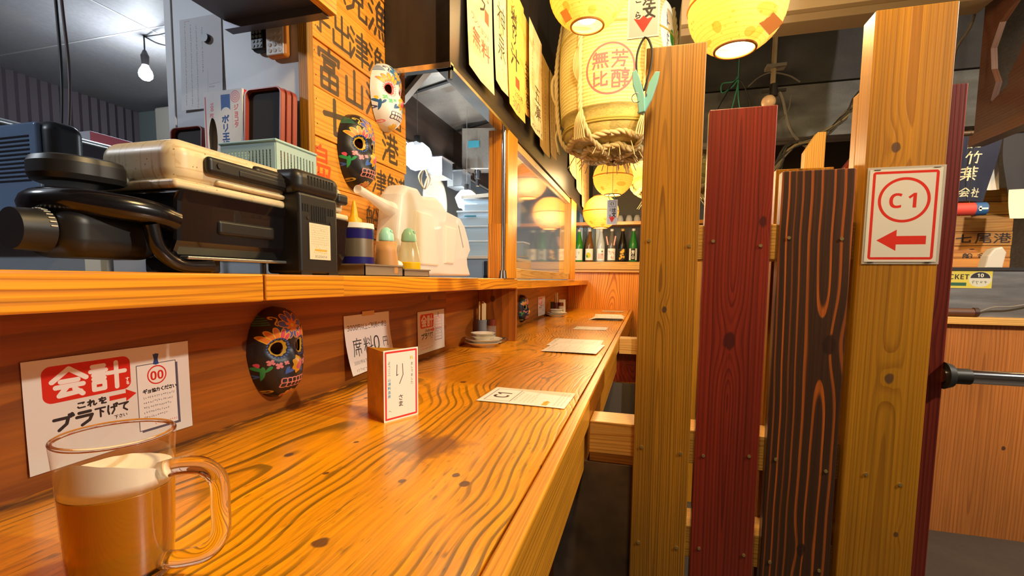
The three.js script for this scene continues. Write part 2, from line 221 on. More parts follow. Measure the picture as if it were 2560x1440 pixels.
const plyTex = wood(512, 1024, 0.5, 1.6, { seed: 21, ring: 0.03, depth: 0.05, tilt: 0.06, warp: 0.05, wf: 4, wa: 1.4, knots: [[0.13, 0.33, 0.011], [0.36, 0.9, 0.012], [0.1, 1.3, 0.01], [0.42, 0.14, 0.009]], c0: [160, 88, 18], c1: [124, 62, 12], ck: [78, 38, 22], late: [0.3, 0.9], fiber: 0.12, blotch: 0.16 });
const plyMat = woodMat(plyTex, 0.45, { coat: 0.25 });
const farTex = wood(512, 1024, 0.5, 1.1, { seed: 31, ring: 0.017, depth: 0.0, tilt: 0.12, warp: 0.03, wf: 9, wa: 3, cx: 0.2, c0: [236, 148, 40], c1: [180, 92, 16], late: [0.5, 0.85], fiber: 0.1 });
const farMat = woodMat(farTex, 0.4, { coat: 0.3 });
const paleTex = wood(256, 1024, 0.12, 1.0, { seed: 41, ring: 0.006, depth: 0.012, tilt: 0.02, knots: [[0.04, 0.3, 0.005], [0.09, 0.75, 0.005]], c0: [224, 172, 92], c1: [192, 132, 58], ck: [120, 72, 36], fiber: 0.1 });
const paleMat = woodMat(paleTex, 0.5, { coat: 0.2 });
const brownTex = wood(256, 2048, 0.12, 1.3, { seed: 51, ring: 0.0048, depth: 0.001, tilt: 0.022, warp: 0.006, mid: 0.42, cx: 0.045, knots: [[0.052, 0.83, 0.005]], c0: [170, 116, 26], c1: [124, 80, 12], ck: [70, 50, 36], late: [0.45, 0.85], fiber: 0.16 });
const redTex = wood(256, 2048, 0.12, 1.2, { seed: 57, ring: 0.0065, depth: 0.002, tilt: 0.02, warp: 0.004, mid: 0.62, knots: [[0.055, 0.72, 0.012], [0.104, 0.905, 0.007]], c0: [132, 42, 22], c1: [98, 27, 14], ck: [70, 22, 18], late: [0.35, 0.9], fiber: 0.16 });
const charTex = wood(256, 2048, 0.12, 1.1, { seed: 66, ring: 0.0125, depth: 0.002, tilt: 0.016, warp: 0.012, wf: 12, wa: 3.2, mid: 0.5, cx: 0.075, knots: [[0.095, 0.66, 0.012], [0.07, 0.36, 0.008], [0.062, 0.2, 0.009]], c0: [62, 38, 22], c1: [176, 88, 26], ck: [46, 26, 18], late: [0.62, 0.8], fiber: 0.18 });
const honeyTex = wood(256, 2048, 0.125, 1.3, { seed: 73, ring: 0.0055, depth: 0.02, tilt: 0.01, warp: 0.006, knots: [[0.045, 1.09, 0.007], [0.062, 0.73, 0.0075], [0.092, 0.475, 0.004]], c0: [176, 120, 18], c1: [150, 96, 12], ck: [84, 58, 44], late: [0.4, 0.95], fiber: 0.12, blotch: 0.16 });
const boardMats = { brown: woodMat(brownTex, 0.42, { coat: 0.3, coatRough: 0.35 }), red: woodMat(redTex, 0.36, { coat: 0.5, coatRough: 0.3 }), char: woodMat(charTex, 0.38, { coat: 0.4, coatRough: 0.3, bump: 0.0012 }), honey: woodMat(honeyTex, 0.4, { coat: 0.4, coatRough: 0.32 }) };
const steel = mat(0xb9bdc0, 0.3, { metalness: 0.9 }), chrome = mat(0xd8d8da, 0.12, { metalness: 1 }), blackPlastic = mat(0x17161a, 0.36), darkMetal = mat(0x3a3836, 0.45, { metalness: 0.6 });
const whitePlastic = mat(0xe9e6df, 0.45), wire = mat(0x1c1a1c, 0.5), screwMat = mat(0xc9b27a, 0.35, { metalness: 0.8 });

// ---------- the room ----------
const concrete = new THREE.MeshStandardMaterial({ map: speckle(512, 512, [104, 104, 108], { seed: 5, scale: 9, amount: 0.25, fine: 0.1 }), roughness: 0.85 });
const floorMat = new THREE.MeshStandardMaterial({ map: speckle(512, 512, [70, 62, 56], { seed: 8, scale: 10, amount: 0.25 }), roughness: 0.7 });
const ceilMat = new THREE.MeshStandardMaterial({ map: speckle(512, 512, [34, 33, 36], { seed: 6, scale: 8, amount: 0.3 }), roughness: 0.6 });
const kitchenCeilMat = new THREE.MeshStandardMaterial({ map: speckle(512, 512, [158, 156, 158], { seed: 16, scale: 7, amount: 0.13, stain: 0.2, tint: [170, 160, 140] }), roughness: 0.6 });
const darkWallMat = new THREE.MeshStandardMaterial({ map: speckle(512, 256, [40, 34, 32], { seed: 26, scale: 7, amount: 0.3, fine: 0.05 }), roughness: 0.35 });
const tealWallMat = mat(0x8d9a98, 0.6);
structure('floor', bx(-4.2, 2.7, -0.1, 0, -4.6, 1.7), floorMat);
structure('ceiling', bx(-0.6, 2.7, 2.75, 2.85, -4.6, 1.7), ceilMat);
structure('ceiling_kitchen', bx(-4.2, -0.56, 2.3, 2.36, -4.6, 1.7), kitchenCeilMat);
structure('trim_1', [bx(-4.0, -1.1, 2.298, 2.3, -2.0, -1.99), bx(-2.61, -2.6, 2.298, 2.3, -4.4, 1.6)], mat(0xc6c4c2, 0.7));
structure('wall_near', bx(-4.2, 2.7, 0, 2.75, 1.6, 1.7), mat(0x3a3028, 0.8));
structure('wall_right', bx(2.6, 2.7, 0, 2.75, -4.6, 1.6), concrete);
structure('wall_far', bx(-0.56, 2.7, 0, 2.75, -4.72, -4.62), mat(0x55524e, 0.8));
structure('wall_kitchen_side', bx(-1.97, -1.9, 0, 2.3, -4.62, -3.06), mat(0xa9b4bd, 0.5));
structure('wall_kitchen_far', bx(-1.95, -0.56, 0, 2.3, -4.72, -4.62), mat(0xa9b4bd, 0.4));
structure('wall_kitchen_back', bx(-4.2, -1.9, 0, 2.3, -3.06, -2.95), tealWallMat);
{ // corrugated sheet on the kitchen side wall
  const pts = [], n = 150; for (let i = 0; i <= n; i++) pts.push([-2.95 + (4.55 * i) / n, Math.cos(i * Math.PI) * 0.009]);
  const s = new THREE.Shape(); s.moveTo(-2.95, -0.05); for (const [a, b] of pts) s.lineTo(a, b); s.lineTo(1.6, -0.05); s.closePath();
  const g = new THREE.ExtrudeGeometry(s, { depth: 2.3, bevelEnabled: false }); g.rotateX(-Math.PI / 2); g.rotateY(-Math.PI / 2); // x->z, y->x, z->up
  g.computeBoundingBox();
  const b = g.boundingBox; g.translate(-4.0 - b.max.x, -b.min.y, 1.6 - b.max.z);
  structure('wall_left', g, mat(0x5c5058, 0.55));
}
structure('wall_counter', grain(bx(-0.722, -0.708, 0, SHELF - 0.039, -4.5, 0.62), 'z', 0.5, 1.6), plyMat);
structure('wall_upper', [bx(-0.56, -0.52, 1.553, 2.75, -4.6, -1.2), bx(-0.56, -0.53, 2.3, 2.75, -1.2, 1.6)], darkWallMat);
structure('wall_end', [grain(bx(-0.72, 0.9, 0, 1.06, -4.5, -4.44), 'y', 0.5, 1.1)], farMat);

// ---------- bar counter ----------
world('bar_counter', 'long varnished orange timber bar counter with dark flame grain and worn patches', 'counter', [-0.42, 0, -1.9], (c) => {
  const top = grain(bx(-0.7078, -0.138, CT - 0.035, CT, -4.438, 0.6), 'z', 0.58, 2.6);
  const p = top.attributes.uv; for (let i = 0; i < p.count; i++) p.setXY(i, p.getX(i) + 0.71 / 0.58, -p.getY(i) + 0.6 / 2.6);
  part('counter_top', top, counterMat, c);
  part('edge_strip', grain(bx(-0.1355, -0.112, CT - 0.058, CT + 0.0012, -4.45, 0.6, 0.004), 'z', 0.12, 1.2), apronMat, c, 'paler worn edge board along the front');
  part('apron', grain(bx(-0.137, -0.122, CT - 0.16, CT - 0.058, -4.45, 0.6), 'z', 0.12, 1.2), apronMat, c);
  for (const z of [-1.13, -2.35, -3.5]) part('leg', grain(bx(-0.235, -0.19, 0, CT - 0.035, z, z + 0.045), 'y', 0.12, 1), paleMat, c);
});
world('counter_shelf', 'raised orange timber shelf board above the bar counter back wall', 'shelf', [-0.62, SHELF - 0.039, -1.9], (c) => {
  const cuts = [0.6, -0.551, -1.44, -1.93, -4.44], lift = [0, 0.0008, -0.0006, -0.006], out = [0, 0.002, 0.0, -0.003];
  for (let i = 0; i < 4; i++) part('board', grain(bx(-0.712, -0.525 + out[i], SHELF - 0.039 + lift[i], SHELF + Math.min(0, lift[i]), cuts[i + 1] + 0.0008, cuts[i] - 0.0008, 0.003), 'z', 0.25, 1.2, i * 0.37, i * 0.61), orangeMat, c);
  part('divider', grain(bx(-0.707, -0.535, CT, SHELF - 0.045, -1.965, -1.945, 0.002), 'y', 0.5, 1.6), plyMat, c);
});

// ---------- board partitions ----------
function screws(list) { return M(...list.map(([x, y, z]) => cyl(0.0032, 0.0032, 0.002, x, y, z, 'z', 10))); }
world('board_partition', 'partition of tall upright boards in brown red charred and honey stain beside the counter', 'partition', [0.22, 0, -1.06], (c) => {
  const boards = [['brown', -0.015, 0.097, 1.447, -1.035, -1.01, 'brown stained board with rings of pale grain'], ['red', 0.107, 0.226, 1.318, -1.035, -1.01, 'dark red stained board with a knot'], ['char', 0.24, 0.361, 1.195, -1.035, -1.01, 'charred dark board with bold orange grain'], ['honey', 0.373, 0.494, 1.465, -1.06, -1.01, 'thick honey coloured board'],
    ['honey', 0.394, 0.5, 1.364, -1.147, -1.12, 'pale rear board'], ['honey', 0.254, 0.36, 1.222, -1.147, -1.12, 'pale rear board'], ['red', 0.455, 0.552, 1.352, -1.105, -1.08, 'pinkish red board end']];
  boards.forEach(([k, x0, x1, y1, z0, z1, label], i) => part('board', grain(bx(x0, x1, 0, y1, z0, z1, 0.0018), 'y', k === 'honey' ? 0.125 : 0.12, 1.5, -x0 / (k === 'honey' ? 0.125 : 0.12), 0.02 + i * 0.0), boardMats[k], c, label));
  for (const [y0, y1, x0] of [[0.602, 0.674, -0.111], [1.03, 1.1, 0.0], [0.395, 0.465, 0.0]]) part('rail', grain(bx(x0, 0.452, y0, y1, -1.12, -1.0355, 0.002), 'x', 0.12, 1), paleMat, c, 'pale timber cross rail');
  part('rail', grain(bx(-0.111, 0.02, 0.572, 0.6, -1.1, -1.05), 'x', 0.12, 1), paleMat, c, 'short timber cleat');
  part('infill_panel', bx(-0.187, 0.1, 0.0, 0.578, -1.052, -1.04), new THREE.MeshStandardMaterial({ map: speckle(256, 512, [92, 74, 60], { seed: 33, scale: 5, amount: 0.3, fine: 0.1 }), roughness: 0.55 }), c, 'dark grey brown lower panel');
  const sc = []; for (const [x0, x1] of [[-0.015, 0.097], [0.107, 0.226], [0.24, 0.361]]) for (const y of [1.066, 0.636, 0.43]) sc.push([x0 + 0.017, y + rr(-0.006, 0.006), -1.0092], [x1 - 0.017, y + rr(-0.012, 0.004), -1.0092]);
  sc.push([0.41, 0.628, -1.0092], [0.465, 0.615, -1.0092]);
  const s = part('screws', screws(sc), screwMat, c); s.userData.kind = 'stuff';
  part('grab_bar', [cyl(0.013, 0.013, 0.5, 0.8, 0.8125, -1.08, 'x', 24)], chrome, c, 'chrome grab bar');
  part('bar_socket', [cyl(0.015, 0.015, 0.035, 0.575, 0.8125, -1.08, 'x', 24), cyl(0.026, 0.022, 0.012, 0.558, 0.8125, -1.08, 'x', 24)], darkMetal, c);
});
world('board_partition', 'farther partition of shorter boards between the next seats, with slanted tops', 'partition', [0.4, 0, -2.22], (c) => {
  const bs = [['brown', -0.03, 0.07, 1.12], ['red', 0.085, 0.19, 1.1], ['honey', 0.205, 0.31, 1.16], ['char', 0.33, 0.43, 1.22], ['red', 0.455, 0.56, 1.3]];
  for (const [k, x0, x1, y1] of bs) part('board', grain(bx(x0, x1, 0, y1, -2.2, -2.175, 0.0018), 'y', 0.12, 1.2, -x0 / 0.12), boardMats[k], c);
  const slant = (x0, x1, y0, y1, m) => { const g = extrude([[x0, 0], [x1, 0], [x1, y1], [x0 + (x1 - x0) * 0.6, y1], [x0, y0]], 0.045, 0.001); g.translate(0, 0, -2.22); part('board', grain(g, 'y', 0.125, 1.3), m, c, 'board with a slanted top'); };
  slant(0.594, 0.662, 1.51, 1.58, paleMat); slant(0.735, 0.86, 1.44, 1.55, boardMats.red);
  part('rail', grain(bx(-0.111, 0.9, 0.65, 0.722, -2.28, -2.2, 0.002), 'x', 0.12, 1), paleMat, c);
  part('infill_panel', bx(-0.187, 0.1, 0.51, 0.648, -2.27, -2.25), boardMats.red, c, 'dark red panel');
  part('infill_panel', bx(-0.187, 0.1, 0, 0.505, -2.25, -2.235), mat(0x5d5148, 0.6), c, 'dark grey brown lower panel');
});

// ---------- post and steamed glass ----------
world('window_post', 'square orange timber post standing on the shelf beside the glass screen', 'post', [-0.56, SHELF, -1.82], (c) => { part('post', grain(bx(-0.6, -0.52, SHELF, 1.553, -1.89, -1.757, 0.002), 'y', 0.25, 1.2), orangeMat, c); part('rod', [cyl(0.008, 0.008, 0.55, -0.532, 1.272, -1.738), cyl(0.016, 0.012, 0.03, -0.532, 1.005, -1.738)], chrome, c, 'slim chrome rod'); });
{
  const o = structure('window_1', bx(-0.548, -0.544, 1.03, 1.52, -3.31, -1.9), new THREE.MeshPhysicalMaterial({ color: 0xffffff, transmission: 1, thickness: 0, roughness: 0.06, ior: 1.6 }), 'steamed glass screen over the shelf');
  part('frame', [grain(bx(-0.565, -0.53, SHELF, 1.032, -3.32, -1.892, 0.002), 'z', 0.12, 1), grain(bx(-0.565, -0.53, 1.518, 1.55, -3.32, -1.892, 0.002), 'z', 0.12, 1)], paleMat, o);
}
world('window_post', 'far slim timber post at the end of the glass screen', 'post', [-0.56, SHELF, -3.45], (c) => part('post', grain(bx(-0.6, -0.52, SHELF, 1.553, -3.56, -3.325, 0.002), 'y', 0.25, 1.2, 0.3), orangeMat, c));
// ---------- kitchen side ----------
const kx = -0.715;
world('steel_cabinet', 'tall pale grey steel cabinet side hung with a price list and card readers', 'cabinet', [-0.91, 0, -1.1], (c) => {
  part('side_panel', bx(-1.092, -0.728, 0, 2.3, -1.33, -0.892, 0.004), mat(0xc3c6cd, 0.42), c);
  part('corner_trim', bx(-1.112, -1.09, 0, 2.3, -0.94, -0.889, 0.002), mat(0xd4d6da, 0.5), c);
  part('door_seam', bx(-0.95, -0.949, 1.1, 2.2, -0.8925, -0.8914), mat(0x5a5d66, 0.6), c);
  part('wood_corner', grain(bx(-0.736, -0.712, SHELF, 1.95, -0.905, -0.885, 0.002), 'y', 0.12, 1), woodMat(brownTex, 0.5, {}), c, 'brown timber corner strip');
});
// boards cut from fish crates, brushed with harbour names
const rows = [0.992, 1.09, 1.195, 1.3, 1.406, 1.508, 1.619, 1.735, 1.87];
const crateTex = canvasTex(1024, 2048, (x) => {
  const Z = (z) => ((-z - 0.89) / 0.44) * 1024, Y = (y) => 2048 - ((y - 0.99) / 0.88) * 2048, tones = [[222, 142, 40], [214, 136, 42], [228, 150, 46], [232, 156, 48], [206, 128, 34], [224, 146, 42], [216, 138, 40], [196, 124, 44]];
  for (let i = 0; i < 8; i++) {
    const y0 = Math.round(Y(rows[i + 1])), hh = Math.round(Y(rows[i])) - y0, t = wood(hh, 1024, 0.105, 0.44, { seed: 80 + i * 3, ring: 0.011, depth: 0.004, tilt: 0.05, warp: 0.012, wf: 9, wa: 3, knots: i % 3 === 1 ? [[0.03, 0.3, 0.004]] : [], c0: tones[i], c1: tones[i].map((v) => v * 0.8), fiber: 0.1, blotch: 0.12, bump: false });
    const im = x.createImageData(1024, hh); for (let a = 0; a < 1024; a++) for (let b = 0; b < hh; b++) for (let k = 0; k < 4; k++) im.data[(b * 1024 + a) * 4 + k] = t.raw[(a * hh + b) * 4 + k];
    x.putImageData(im, 0, y0);
  }
  const ink = (ch, z, y, s, col = 'rgba(52,38,30,0.86)', lw = 0.1) => { const S = s * 2327; x.strokeStyle = col; glyph(x, ch, Z(z) - S / 2, Y(y) - S / 2, S, S * lw); };
  ink('氷', -0.99, 1.672, 0.085); ink('見', -1.075, 1.678, 0.095); ink('漁', -1.175, 1.678, 0.1); ink('港', -1.275, 1.678, 0.09);
  ink('宇', -0.932, 1.562, 0.078); ink('出', -1.01, 1.562, 0.08); ink('津', -1.08, 1.562, 0.085); ink('漁', -1.16, 1.562, 0.08); ink('港', -1.245, 1.562, 0.08);
  ink('富', -0.963, 1.458, 0.092, undefined, 0.11); ink('山', -1.06, 1.456, 0.09, undefined, 0.12); ink('港', -1.155, 1.456, 0.09, undefined, 0.11); ink('見', -1.25, 1.456, 0.085);
  ink('七', -0.982, 1.354, 0.095, undefined, 0.13); ink('尾', -1.09, 1.353, 0.085); ink('港', -1.225, 1.353, 0.085, undefined, 0.11);
  ink('島', -0.928, 1.248, 0.07, 'rgba(226,72,16,0.9)', 0.11); ink('津', -1.168, 1.25, 0.07); ink('漁', -1.222, 1.248, 0.07); ink('港', -1.287, 1.248, 0.07);
  ink('船', -1.13, 1.145, 0.062, 'rgba(70,52,30,0.8)'); ink('会', -1.205, 1.143, 0.062, 'rgba(70,52,30,0.8)');
  x.fillStyle = 'rgba(40,24,10,0.9)'; for (let i = 0; i < 8; i++) for (const z of [-0.915, -1.3]) for (const f of [0.25, 0.75]) { x.beginPath(); x.arc(Z(z) + rr(-6, 6), Y(rows[i] + (rows[i + 1] - rows[i]) * f), 4, 0, 7); x.fill(); }
});
world('crate_board_cladding', 'orange crate boards brushed with black harbour names, nailed beside the steel cabinet', 'sign boards', [kx, SHELF, -1.1], (c) => {
  const m = new THREE.MeshPhysicalMaterial({ map: crateTex, roughness: 0.45, clearcoat: 0.2 }), ends = [1.318, 1.322, 1.31, 1.318, 1.32, 1.314, 1.3, 1.28];
  for (let i = 0; i < 8; i++) {
    const g = plain(bx(-0.728, kx + (i % 2 ? 0.0012 : -0.001), rows[i] + 0.001, rows[i + 1] - 0.001, -ends[i], -0.9, 0.0015)), p = g.attributes.position, uv = g.attributes.uv;
    for (let k = 0; k < p.count; k++) uv.setXY(k, (-p.getZ(k) - 0.89) / 0.44, (p.getY(k) - 0.99) / 0.88);
    part('board', g, m, c);
  }
});
// ---------- painted skull masks ----------
function maskPaint(dark) {
  const P = dark ? { base: '#1d1b20', petal: '#e8862a', petal2: '#e0556a', line: '#e9c33a', ring: '#c9a227', dots: '#2f62b8', clover: '#e58a8a', leaf: '#2f9a52', teeth: '#e58a7a', nose: '#e8a823', bloom: '#5561a8', bloomRim: '#e2a332', blue: '#3460b4', swirl: '#d9b93c' }
    : { base: '#e9e6e2', petal: '#f2b021', petal2: '#f5c63a', line: '#ef7f88', ring: '#e0686a', dots: '#e88a90', clover: '#5fbf78', leaf: '#2b5d96', teeth: '#4a3550', nose: '#e0a52a', bloom: '#3f74ae', bloomRim: '#8fa06a', blue: '#2b5d96', swirl: '#4a4a78' };
  return canvasTex(512, 768, (x, w, h) => {
    x.fillStyle = P.base; x.fillRect(0, 0, w, h);
    for (let i = 0; i < 500; i++) { x.fillStyle = dark ? 'rgba(70,66,74,0.18)' : 'rgba(170,160,150,0.14)'; x.fillRect(rnd() * w, rnd() * h, 3 + rnd() * 14, 2); }
    const drop = (cx, cy, a, L, wd, col, edge) => { x.save(); x.translate(cx, cy); x.rotate(a); x.beginPath(); x.moveTo(0, 0); x.bezierCurveTo(wd, -L * 0.4, wd, -L, 0, -L); x.bezierCurveTo(-wd, -L, -wd, -L * 0.4, 0, 0); x.fillStyle = col; x.fill(); if (edge) { x.strokeStyle = edge; x.lineWidth = 6; x.stroke(); } x.restore(); };
    const curl = (cx, cy, s, col, f = 1) => { x.strokeStyle = col; x.lineWidth = 9; x.beginPath(); x.moveTo(cx, cy + s); x.bezierCurveTo(cx + f * s, cy + s * 0.6, cx - f * s, cy - s * 0.2, cx, cy - s * 0.6); x.bezierCurveTo(cx + f * s * 0.6, cy - s, cx + f * s * 0.9, cy - s * 0.2, cx + f * s * 0.4, cy - s * 0.3); x.stroke(); };
    const clover = (cx, cy, s, col) => { for (let i = 0; i < 4; i++) drop(cx, cy, i * 1.571 + 0.6, s, s * 0.55, col); };
    for (let i = 0; i < 9; i++) drop(256, 150, i * 0.698, 112, 34, P.bloom, P.bloomRim); for (let i = 0; i < 8; i++) drop(256, 150, i * 0.785 + 0.3, 60, 16, P.petal); x.fillStyle = P.line; x.beginPath(); x.arc(256, 150, 15, 0, 7); x.fill();
    for (const s of [-1, 1]) {
      const ex = 256 + s * 108, ey = 330;
      for (let i = 0; i < 5; i++) drop(ex + s * (10 + i * 0), ey - 10, s * (-0.65 + i * 0.38), 158 - Math.abs(i - 2) * 10, 26, i < 2 ? P.petal2 : P.petal, P.line);
      x.fillStyle = P.base; x.beginPath(); x.ellipse(ex, ey, 80, 84, 0, 0, 7); x.fill();
      for (let i = 0; i < 22; i++) { const a = (i / 22) * 6.283; x.fillStyle = P.dots; x.beginPath(); x.arc(ex + Math.cos(a) * 74, ey + Math.sin(a) * 78, 7, 0, 7); x.fill(); }
      x.fillStyle = P.ring; x.beginPath(); for (let i = 0; i <= 60; i++) { const a = (i / 60) * 6.283, r = 62 + Math.cos(a * 10) * 3; x.lineTo(ex + Math.cos(a) * r, ey + Math.sin(a) * r * 1.05); } x.fill();
      clover(ex + s * 62, 440, 26, P.clover); clover(ex + s * 14, 470, 28, P.clover); clover(ex - s * 34, 452, 18, P.clover);
      drop(ex + s * 84, 590, s * 0.1, 120, 13, P.leaf); drop(ex + s * 84, 520, s * 0.75, 64, 15, P.leaf); drop(ex + s * 84, 520, -s * 0.5, 58, 15, P.leaf); drop(ex + s * 110, 480, s * 0.3, 40, 12, P.petal2);
      drop(ex - s * 20, 545, -s * 1.0, 96, 18, P.blue); drop(ex - s * 24, 545, -s * 0.4, 66, 15, P.blue);
      curl(ex + s * 112, 570, 44, dark ? P.blue : P.swirl, s); curl(ex + s * 6, 108, 40, P.swirl, s); curl(ex + s * 20, 700, 30, dark ? P.swirl : P.line, s);
      for (let i = 0; i < 5; i++) { x.strokeStyle = dark ? '#2f7a58' : P.blue; x.lineWidth = 9; x.beginPath(); x.moveTo(ex + s * 46, 70 + i * 17); x.lineTo(ex + s * (86 + i * 4), 84 + i * 15); x.stroke(); }
    }
    x.fillStyle = P.nose; x.strokeStyle = P.petal; x.beginPath(); for (let i = 0; i <= 40; i++) { const a = (i / 40) * 6.283, r = 50 + Math.cos(a * 7) * 5; x.lineTo(256 + Math.cos(a) * r * 0.85, 470 + Math.sin(a) * r * 1.4); } x.fill();
    x.fillStyle = dark ? '#d46a6a' : '#c4525c'; x.beginPath(); x.moveTo(256, 425); x.bezierCurveTo(292, 480, 284, 510, 256, 512); x.bezierCurveTo(228, 510, 220, 480, 256, 425); x.fill();
    x.strokeStyle = P.teeth; x.lineWidth = 8; for (let k = 0; k < 2; k++) for (let i = 0; i < 6; i++) { roundRect(x, 148 + i * 36, 578 + k * 38, 36, 38, 11); x.stroke(); }
    for (let i = 0; i < 5; i++) drop(256, 752, -1.1 + i * 0.55, 66, 17, i % 2 ? P.petal : P.petal2, dark ? P.line : null);
    x.globalCompositeOperation = 'destination-out'; for (const s of [-1, 1]) { x.beginPath(); x.ellipse(256 + s * 108, 332, 44, 50, 0, 0, 7); x.fill(); }
  });
}
function maskShape(W, H, D) {
  const n = 30, m = 40, pos = [], uv = [], idx = [];
  for (let j = 0; j <= m; j++) for (let i = 0; i <= n; i++) {
    const v = (j / m) * 2 - 1, half = (v > 0 ? Math.pow(Math.max(0, 1 - Math.pow(v, 2.3)), 0.5) : Math.pow(Math.max(0, 1 - Math.pow(-v, 3.2)), 0.5) * (1 + v * 0.26)) * 0.5 * W * (v > 0 ? 1 : 1), u = (i / n) * 2 - 1, x = u * half, y = v * H * 0.5;
    const q = (x / (W * 0.5)) ** 2, e = Math.max(0, 1 - Math.abs(u) ** 3.2) ** 0.62 * Math.max(0, 1 - v ** 4) ** 0.5;
    let z = D * e * (1 - 0.25 * q);
    z += D * 0.3 * Math.exp(-((x / (W * 0.09)) ** 2) - ((v + 0.2) / 0.2) ** 2);                                     // nose
    for (const s of [-1, 1]) z -= D * 0.34 * Math.exp(-(((x - s * W * 0.21) / (W * 0.13)) ** 2) - ((v - 0.13) / 0.17) ** 2);  // sockets
    z += D * 0.12 * Math.exp(-(((v + 0.6) / 0.13) ** 2)) * Math.max(0, 1 - q * 3);
    pos.push(x, y, Math.max(z, 0)); uv.push(0.5 + x / W, 0.5 + y / H);
    if (i < n && j < m) { const a = j * (n + 1) + i, b = a + n + 1; idx.push(a, a + 1, b, a + 1, b + 1, b); }
  }
  const g = new THREE.BufferGeometry(); g.setAttribute('position', new THREE.Float32BufferAttribute(pos, 3)); g.setAttribute('uv', new THREE.Float32BufferAttribute(uv, 2)); g.setIndex(idx); g.computeVertexNormals(); return g;
}
const maskGeo = maskShape(0.135, 0.185, 0.05), maskMats = [true, false].map((d) => { const t = maskPaint(d); return new THREE.MeshPhysicalMaterial({ map: t, alphaTest: 0.5, transparent: false, side: THREE.DoubleSide, roughness: 0.42, clearcoat: 0.25 }); });
function mask(kind, label, x, y, z, s = 1) { const o = solo('skull_mask', maskGeo, maskMats[kind], label, 'mask', [x, y, z], undefined, Math.PI / 2); o.scale.setScalar(s); return o; }
mask(1, 'white skull mask painted with yellow petals, hung on the crate boards', kx + 0.001, 1.478, -1.19, 0.96);
mask(0, 'black painted skull mask hung on the crate boards below the white one', kx + 0.001, 1.297, -1.05, 0.98);
mask(0, 'black skull mask painted with orange petals, on the wood wall under the shelf', -0.707, 0.838, -0.76, 0.98);
mask(0, 'small dark skull mask on the wood wall beyond the shelf divider', -0.707, 0.815, -2.68, 0.88);

// ---------- on the steel cabinet ----------
const listTex = canvasTex(512, 860, (x, w, h) => { x.fillStyle = '#dcdde2'; x.fillRect(0, 0, w, h); for (let k = 0; k < 4; k++) fineColumn(x, 60 + k * 70, 40 + k * 20 - (k === 3 ? 60 : 0) + (k === 3 ? 60 : 0), k === 3 ? 420 : 760, 16, '#6a6a72'); x.strokeStyle = '#b06a70'; fineRow(x, 60, 14, 60, 16, '#c07078'); x.strokeStyle = '#8a8a92'; x.lineWidth = 2; x.beginPath(); x.moveTo(330, 500); x.lineTo(330, 830); x.moveTo(340, 640); x.lineTo(480, 630); x.stroke(); fineRow(x, 345, 655, 60, 18, '#6a6a72'); });
solo('price_list', paper(0.122, 0.205, 0.004), sheetMat(listTex), 'white handwritten list sheet held by a magnet on the steel cabinet', 'paper', [-1.005, 1.476, -0.891]);
solo('round_magnet', [cyl(0.0095, 0.0095, 0.007, 0, 0, 0.0035, 'z', 20), cyl(0.0105, 0.0105, 0.003, 0, 0, 0.0015, 'z', 20)], mat(0x24252e, 0.4), 'round dark magnet on the white list sheet', 'magnet', [-0.985, 1.527, -0.888]);
function reader(name, label, base, w, h, body, face, key, screen) {
  const o = thing(name, label, 'card reader', base);
  part('body', bx(-w / 2, w / 2, -h / 2, h / 2, 0, 0.02, 0.008, 3), body, o); const f = part('face_plate', bx(-w / 2 + 0.003, w / 2 - 0.003, -h / 2 + 0.003, h / 2 - 0.003, 0.018, 0.0215, 0.0015), face, o);
  part('screen', bx(-w * 0.3, w * 0.3, h * 0.26, h * 0.4, 0.0205, 0.0222), screen, o);
  for (let j = 0; j < 4; j++) for (let i = 0; i < 3; i++) part('key', cyl(w * 0.085, w * 0.085, 0.0014, (i - 1) * w * 0.25, h * (0.12 - j * 0.155), 0.0222, 'z', 12), key, f);
}
reader('card_reader', 'white keypad card reader with an orange body on the steel cabinet', [-0.783, 1.497, -0.892], 0.05, 0.077, mat(0xe58a26, 0.45), mat(0xe6e4e2, 0.4), mat(0xd8cfca, 0.5), mat(0x8f9a92, 0.3));
reader('card_reader', 'small black keypad card reader on the steel cabinet', [-0.829, 1.506, -0.892], 0.037, 0.06, mat(0x17181e, 0.4), mat(0x1c1d24, 0.4), mat(0x8a97a0, 0.5), mat(0x8f9a92, 0.3));
